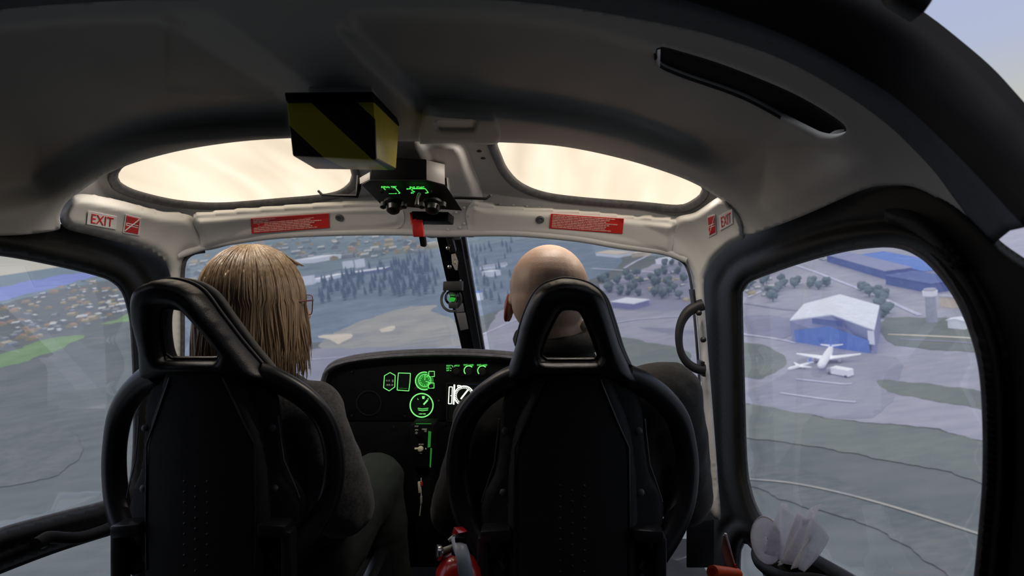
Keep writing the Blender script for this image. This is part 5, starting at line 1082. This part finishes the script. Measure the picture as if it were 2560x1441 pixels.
# ------------------------------------------------------------------ people
def add_caps(bm, a, b, ra, rb, seg=20):
    a, b = Vector(a), Vector(b); d = b-a; L_ = d.length; T = aim(a, d); pr = []
    for k in range(7): t = math.pi/2*k/6; pr.append((ra*math.sin(t), -ra*math.cos(t)))
    for k in range(7): t = math.pi/2*k/6; pr.append((rb*math.cos(t), L_+rb*math.sin(t)))
    pr = [(max(r_, 0), z) for r_, z in pr]; pr[0] = (0, pr[0][1]); pr[-1] = (0, pr[-1][1]); bm_lathe(bm, pr, seg, T)
def add_ell(bm, c, r, rot=None):
    T = Matrix.Translation(Vector(c)) @ (rot.to_4x4() if rot else Matrix()) @ Matrix.Diagonal((r[0], r[1], r[2], 1)); bmesh.ops.create_uvsphere(bm, u_segments=24, v_segments=16, radius=1, matrix=T)
def blob(name, fill, m, voxel, smooth_it=6, disp=None, parent=None):
    bm = bmesh.new(); fill(bm); bmesh.ops.recalc_face_normals(bm, faces=bm.faces); me = bpy.data.meshes.new(name); bm.to_mesh(me); bm.free()
    o = bpy.data.objects.new(name, me); C.objects.link(o); me.materials.append(M[m])
    r = o.modifiers.new('r', 'REMESH'); r.mode = 'VOXEL'; r.voxel_size = voxel; r.use_smooth_shade = True
    s = o.modifiers.new('s', 'SMOOTH'); s.factor = .6; s.iterations = smooth_it
    if disp:
        tx = bpy.data.textures.new('folds', 'CLOUDS'); tx.noise_scale = disp[1]; tx.noise_depth = 2; d = o.modifiers.new('d', 'DISPLACE'); d.texture = tx; d.strength = disp[0]; d.mid_level = .5; d.texture_coords = 'GLOBAL'
    if parent: rel(o, parent)
    return o
def skin(name, col, stub=None):
    m = mat(name, col, .42, var=.05, scale=25, bump=.15, bscale=350, spec=.4); b = m.node_tree.nodes['Principled BSDF']
    b.inputs['Subsurface Weight'].default_value = .15; b.inputs['Subsurface Radius'].default_value = (.012, .004, .002); b.inputs['Subsurface Scale'].default_value = .6; return m
skin('skin_bald', (.68, .47, .36)); skin('skin_woman', (.60, .42, .34)); skin('ear_red', (.36, .10, .075))
mat('sweater_dark', (.026, .024, .021), .9, var=.35, scale=120, bump=.5, bscale=700, sheen=.15)
mat('sweater_grey', (.062, .062, .066), .95, var=.45, scale=160, bump=.7, bscale=600, sheen=.3)
mat('trousers_green', (.010, .016, .013), .85, var=.2); mat('trousers_black', (.010, .010, .012), .85, var=.2); mat('shoe', (.01, .01, .01), .5)
mat('eye_white', (.8, .8, .8), .2); mat('iris', (.08, .12, .2), .2); mat('frame_metal', (.22, .10, .10), .3, metal=.6)
def hand(bm, wr, fwd, down, sgn):
    """palm and five bent fingers; fwd along the forearm, down towards the palm side, sgn +1 right hand"""
    w0, f, dn = Vector(wr), Vector(fwd).normalized(), Vector(down); dn = (dn-f*dn.dot(f)).normalized(); sd = f.cross(dn)*sgn   # towards the thumb
    for k in range(4): add_caps(bm, w0+f*.005+sd*(.012-.008*k), w0+f*.08+sd*(.03-.02*k), .014, .0115, 12)
    for k, ln in enumerate((.040, .045, .042, .033)):
        a = w0+f*.085+sd*(.032-.0215*k); b = a+(f*.85+dn*.5).normalized()*ln; c = b+(f*.35+dn*.95).normalized()*ln*.62; d = c+(dn-f*.25).normalized()*ln*.5
        add_caps(bm, a, b, .0092, .0085, 10); add_caps(bm, b, c, .0085, .0078, 10); add_caps(bm, c, d, .0078, .0068, 10)
    a = w0+f*.025+sd*.03; b = a+(f*.6+sd*.7+dn*.2).normalized()*.042; c = b+(f*.95+dn*.25).normalized()*.03
    add_caps(bm, a, b, .0125, .0105, 10); add_caps(bm, b, c, .0100, .0085, 10)
def head_fill(bm, H, k=1.0, width=1.0):
    def E(c, r, rot=None):
        T = H @ Matrix.Translation(Vector(c)*k) @ (rot.to_4x4() if rot else Matrix()) @ Matrix.Diagonal((r[0]*k*width, r[1]*k, r[2]*k, 1)); bmesh.ops.create_uvsphere(bm, u_segments=32, v_segments=20, radius=1, matrix=T)
    E((0, -.012, .036), (.080, .099, .090)); E((0, -.042, .005), (.072, .066, .066)); E((0, .03, -.02), (.066, .068, .085)); E((0, .045, -.078), (.048, .045, .034))
    E((0, .086, .034), (.050, .014, .013)); E((0, .088, -.100), (.022, .018, .018)); E((-.036, .066, -.02), (.024, .022, .026)); E((.036, .066, -.02), (.024, .022, .026))
    add_caps(bm, H @ (Vector((0, .094, .018))*k), H @ (Vector((0, .112, -.022))*k), .008*k, .013*k, 12)
    E((-.012, .102, -.026), (.009, .010, .008)); E((.012, .102, -.026), (.009, .010, .008)); E((0, .096, -.054), (.024, .010, .006)); E((0, .095, -.066), (.021, .010, .007))
def ear(bm, H, s, k):
    for r_, t, z in ((.0075, 0, 0),):
        P = []; 
        for a in np.linspace(-.6*math.pi, .95*math.pi, 16): P.append(H @ (Vector((s*(.083+.007*math.cos(a)*.3), -.012-.017*math.sin(a+.3)*1.0, -.002-.025*math.cos(a)))*k))
        bm_tube(bm, P, [.0042*k]*len(P), 8)
    T = H @ Matrix.Translation(Vector((s*.082, -.010, -.004))*k) @ Matrix.Diagonal((.0085*k, .017*k, .026*k, 1)); bmesh.ops.create_uvsphere(bm, u_segments=16, v_segments=12, radius=1, matrix=T)

def person(label, H, k, hc, cloth, trou, skinm, J, width=1.0, rad=1.0):
    """J: joints in metres"""
    root = empty('person', (J['hip'][0], J['hip'][1], 0)); tag(root, label, 'person')
    hipL, hipR = [Vector(J['hip'])+Vector((s*.09, 0, 0)) for s in (-1, 1)]
    neck_top = H @ (Vector((0, -.028, -.045))*k); nb = Vector(J['neck'])
    def body(bm):
        head_fill(bm, H, k, width)
        for s in (-1, 1): ear(bm, H, s, k)
        add_caps(bm, neck_top, nb, .056*k, .062*k); add_caps(bm, nb, Vector(J['chest']), .06, .085)
        add_caps(bm, J['shL'], J['shR'], .05, .05); add_caps(bm, J['chest'], J['hip'], .085, .08)
        for s, q in ((-1, 'L'), (1, 'R')):
            add_caps(bm, J['sh'+q], J['el'+q], .045, .036); add_caps(bm, J['el'+q], J['wr'+q], .036, .025)
            f = (Vector(J['wr'+q])-Vector(J['el'+q])).normalized(); hand(bm, Vector(J['wr'+q])+f*.015, f, (0, 0, -1), s)
            h = hipL if q == 'L' else hipR; add_caps(bm, h, J['kn'+q], .075, .05); add_caps(bm, J['kn'+q], J['an'+q], .048, .033); add_caps(bm, Vector(J['an'+q])+Vector((0, -.02, -.045)), Vector(J['an'+q])+Vector((0, .15, -.055)), .028, .022)
    b = blob('body', body, skinm, .0042, 3, None, root)
    def sw(bm):
        add_caps(bm, J['shL'], J['shR'], J['rs'], J['rs']); add_ell(bm, Vector(J['chest']), (J['cw'], .125, .20)); add_ell(bm, Vector(J['hip'])+Vector((0, 0, .12)), (J['cw']*.86, .135, .20))
        add_caps(bm, nb+Vector((0, .0, -.035)), Vector(J['chest'])+Vector((0, 0, .06)), .085*rad, .14)
        for q in 'LR':
            add_caps(bm, J['sh'+q], J['el'+q], J['rs']-.002, J['re']); f = Vector(J['wr'+q])-Vector(J['el'+q]); add_caps(bm, J['el'+q], Vector(J['el'+q])+f*.93, J['re'], .040)
    cl = blob('sweater', sw, cloth, .008, 8, (.022, .11), root)
    def tr_(bm):
        add_ell(bm, Vector(J['hip'])+Vector((0, .03, 0)), (.185, .16, .12))
        for q, h in (('L', hipL), ('R', hipR)): add_caps(bm, h, J['kn'+q], .105, .078); add_caps(bm, J['kn'+q], Vector(J['an'+q])+Vector((0, 0, .02)), .074, .055)
    blob('trousers', tr_, trou, .008, 6, (.015, .09), root)
    for q in 'LR':
        def sh(bm, q=q):
            a = Vector(J['an'+q]); add_caps(bm, a+Vector((0, -.03, -.04)), a+Vector((0, .17, -.05)), .045, .038); add_caps(bm, a, a+Vector((0, -.01, -.04)), .045, .045)
        blob('shoe', sh, 'shoe', .006, 3, None, root)
    for s in (-1, 1):
        c = H @ (Vector((s*.031, .0795, .010))*k); bm = bmesh.new(); bmesh.ops.create_uvsphere(bm, u_segments=16, v_segments=12, radius=.0125*k, matrix=Matrix.Translation(c)); e_ = bm_obj('eye', bm, 'eye_white', None, smooth=True); rel(e_, root)
        f = (H.to_3x3() @ Vector((0, 1, 0))).normalized(); i_ = lathe('iris', [(.0055*k, 0), (.004*k, .001), (0, .0015)], 'iris', None, aim(c+f*.0118*k, f), 14); rel(i_, e_)
    return root
# bald man on the right
k = 1.06; H = Matrix.Translation((.302, 1.47, 1.108)) @ Euler((-.13, 0, -.10)).to_matrix().to_4x4()
man = person('bald person in dark sweater sitting in the right seat, seen from behind', H, k, None, 'sweater_dark', 'trousers_black', 'skin_bald',
    dict(neck=(.325, 1.455, 1.01), chest=(.345, 1.52, .80), hip=(.345, 1.58, .50), shL=(.172, 1.50, .842), shR=(.553, 1.49, .905), elL=(.095, 1.54, .65), elR=(.60, 1.52, .69), wrL=(.24, 1.76, .66), wrR=(.47, 1.77, .66),
         knL=(.19, 1.93, .60), knR=(.50, 1.93, .60), anL=(.19, 1.93, .11), anR=(.50, 1.93, .11), rs=.085, re=.064, cw=.235), 1.0)
for q in (-1,):
    bm = bmesh.new(); ear(bm, H, -1, k*1.015); rel(bm_obj('ear', bm, 'ear_red', None, smooth=True), man)
cc_ = Vector((.320, 1.452, 1.046)); R0 = Euler((.25, 0, 0)).to_matrix()
P = [cc_+R0 @ Vector((.073*math.cos(t), .068*math.sin(t), .0)) for t in np.linspace(0, 2*math.pi, 33)[:-1]]
bm = bmesh.new(); bm_tube(bm, P, .020, 12, True, False, 1.3); o = bm_obj('collar', bm, 'sweater_dark', None, smooth=True); rel(o, man)
# stubble on the shaved back of the head
m = M['skin_bald']; n = m.node_tree.nodes; l = m.node_tree.links; b = n['Principled BSDF']
t = n.new('ShaderNodeTexCoord'); mp = n.new('ShaderNodeVectorMath'); mp.operation = 'SUBTRACT'; mp.inputs[1].default_value = (.302-man.location.x+.0, 1.43-man.location.y, 1.10); l.new(t.outputs['Object'], mp.inputs[0])
sp = n.new('ShaderNodeSeparateXYZ'); l.new(mp.outputs[0], sp.inputs[0]); z = n.new('ShaderNodeTexNoise'); z.inputs['Scale'].default_value = 18; l.new(t.outputs['Object'], z.inputs['Vector'])
a1 = n.new('ShaderNodeMath'); a1.operation = 'MULTIPLY_ADD'; l.new(z.outputs['Fac'], a1.inputs[0]); a1.inputs[1].default_value = .05; l.new(sp.outputs['Z'], a1.inputs[2])
r1 = n.new('ShaderNodeMapRange'); r1.inputs['From Min'].default_value = .075; r1.inputs['From Max'].default_value = .115; r1.inputs['To Min'].default_value = .55; r1.inputs['To Max'].default_value = 0; l.new(a1.outputs[0], r1.inputs['Value'])
z3 = n.new('ShaderNodeTexNoise'); z3.inputs['Scale'].default_value = 900; l.new(t.outputs['Object'], z3.inputs['Vector']); m3 = n.new('ShaderNodeMath'); m3.operation = 'MULTIPLY'; l.new(r1.outputs[0], m3.inputs[0]); l.new(z3.outputs['Fac'], m3.inputs[1])
mm = n.new('ShaderNodeMixRGB'); src = b.inputs['Base Color'].links[0].from_socket; l.new(src, mm.inputs[1]); mm.inputs[2].default_value = (.20, .16, .13, 1); l.new(m3.outputs[0], mm.inputs[0]); l.new(mm.outputs[0], b.inputs['Base Color'])
# blonde woman on the left
k = .98; YW = -.80; Hc_ = Vector((-.343, 1.485, 1.108)); H = Matrix.Translation(Hc_) @ Euler((0, 0, YW)).to_matrix().to_4x4()
wom = person('blonde person with glasses and grey wool sweater in the left seat, head turned right', H, k, None, 'sweater_grey', 'trousers_green', 'skin_woman',
    dict(neck=(-.35, 1.47, .985), chest=(-.36, 1.52, .78), hip=(-.35, 1.57, .50), shL=(-.51, 1.50, .865), shR=(-.222, 1.49, .872), elL=(-.55, 1.53, .64), elR=(-.160, 1.50, .665), wrL=(-.46, 1.76, .61), wrR=(-.25, 1.76, .62),
         knL=(-.46, 1.90, .60), knR=(-.175, 1.87, .615), anL=(-.46, 1.92, .11), anR=(-.13, 1.93, .11), rs=.072, re=.074, cw=.19), .93)
def hairmat():
    m = bpy.data.materials.new('blonde_hair'); m.use_nodes = True; n = m.node_tree.nodes; l = m.node_tree.links; b = n['Principled BSDF']
    t = n.new('ShaderNodeTexCoord'); mp = n.new('ShaderNodeMapping'); mp.inputs['Scale'].default_value = (220, 220, 6); l.new(t.outputs['Object'], mp.inputs[0]); z = n.new('ShaderNodeTexNoise'); z.inputs['Scale'].default_value = 1; z.inputs['Detail'].default_value = 3; l.new(mp.outputs[0], z.inputs['Vector'])
    r = n.new('ShaderNodeValToRGB'); l.new(z.outputs['Fac'], r.inputs[0]); r.color_ramp.elements[0].position = .3; r.color_ramp.elements[1].position = .68
    r.color_ramp.elements[0].color = (.16, .105, .06, 1); r.color_ramp.elements[1].color = (.46, .33, .21, 1); l.new(r.outputs[0], b.inputs['Base Color']); b.inputs['Roughness'].default_value = .42; b.inputs['Anisotropic'].default_value = .5
    M['blonde_hair'] = m
hairmat()
bm = bmesh.new(); rs = random.Random(11)
def hp(phi, th, rr, zdrop=0.0):
    """point on the hair surface; phi 0 = back of head, + towards the person's right"""
    x = .090*rr*math.sin(th)*math.sin(phi); y = -.014-.110*rr*math.sin(th)*math.cos(phi); z = .020+.112*rr*math.cos(th)-zdrop; return Vector((x, y, z))
def lock(phi, th0, L_, r, rr, w1=0.0, x0=0.0):
    P = []; 
    for t in np.linspace(th0, math.pi/2, 9): P.append(hp(phi+w1*t*.1, t, rr)+Vector((x0*(1-t/(math.pi/2)), 0, 0)))
    e_ = P[-1]; n_ = 9; ox, oy = rs.uniform(-.01, .01), rs.uniform(-.01, .01)
    for i in range(1, n_+1):
        u = i/n_; s_ = 1+.07*u-.05*u*u; P.append(Vector((e_.x*s_+ox*u*u, (e_.y+.014)*s_-.014+oy*u*u+.006*math.sin(3*u+phi*7), e_.z-L_*u)))
    P = [H @ p for p in P]; m_ = len(P); bm_tube(bm, P, [r*(.6 if i == 0 else 1)*(1 if i < m_-4 else max(.12, (m_-1-i)/4)) for i in range(m_)], 5, False, True, .5, None)
for i in range(950):
    phi = rs.uniform(-2.1, 2.5); th0 = rs.uniform(.02, .25) if rs.random() < .7 else rs.uniform(.3, 1.2)
    lock(phi, th0, rs.uniform(.155, .19) if abs(phi) < 1.7 else rs.uniform(.12, .19), rs.uniform(.0020, .0042), rs.uniform(.985, 1.055), rs.uniform(-1, 1), -.012)
for i in range(160):   # hair falling forward beside the cheek
    lock(rs.uniform(1.5, 2.62), rs.uniform(.05, .4), rs.uniform(.11, .185), rs.uniform(.002, .0035), rs.uniform(1.0, 1.07), 0, -.012)
for i in range(150):   # strands on top, swept forward from the parting
    a0 = rs.uniform(-1, 1); hgt = rs.uniform(.004, .014); ln = rs.uniform(.07, .125)
    P = [H @ Vector((-.012+.028*a0*u+.012*a0, -.03+ln*u, .131+hgt*math.sin(math.pi*min(1, u*1.1))-.030*u*u-.01*abs(a0))) for u in np.linspace(0, 1, 8)]; bm_tube(bm, P, [.0028*(1-.7*u) for u in np.linspace(0, 1, 8)], 5)
hair = bm_obj('hair', bm, 'blonde_hair', None, smooth=True)
def capf(b_):
    T = H @ Matrix.Translation((0, -.018, .022)) @ Matrix.Diagonal((.086, .100, .108, 1)); bmesh.ops.create_uvsphere(b_, u_segments=24, v_segments=16, radius=1, matrix=T)
    add_caps(b_, H @ Vector((0, -.045, .0)), H @ Vector((0, -.04, -.12)), .072, .066)
cap = blob('hair_underlayer', capf, 'blonde_hair', .007, 2, None, None); rel(cap, wom); rel(hair, wom)
# glasses
ge = bpy.data.objects.new('glasses', None); C.objects.link(ge); ge.location = H @ Vector((0, .10, .012)); rel(ge, wom); bpy.context.view_layer.update()
def gpart(o): o.parent = ge; o.matrix_parent_inverse = (wom.matrix_basis @ ge.matrix_parent_inverse @ ge.matrix_basis).inverted() if False else ge.matrix_world.inverted(); return o
bpy.context.view_layer.update()
for s in (-1, 1):
    q = catmull([(s*.010, .022), (s*.034, .026), (s*.062, .022), (s*.062, .004), (s*.056, -.014), (s*.036, -.019), (s*.016, -.016)], .004, True)
    P = [H @ Vector((x, .106-.35*abs(x)**1.3, z)) for x, z in q]; gpart(tube('rim', P, .0011, 'frame_metal', None, 8, True))
    mesh = mesh_obj('lens', [tuple(p) for p in P], [tuple(range(len(P)))], 'clear_glass'); gpart(mesh)
    gpart(tube('temple', [H @ Vector((s*.062, .098, .014)), H @ Vector((s*.074, .085, .014)), H @ Vector((s*.080, .0, .010)), H @ Vector((s*.080, -.03, -.01))], .0016, 'frame_metal', None, 8))
gpart(tube('bridge', [H @ Vector((-.010, .106, .016)), H @ Vector((0, .110, .018)), H @ Vector((.010, .106, .016))], .0012, 'frame_metal', None, 8))
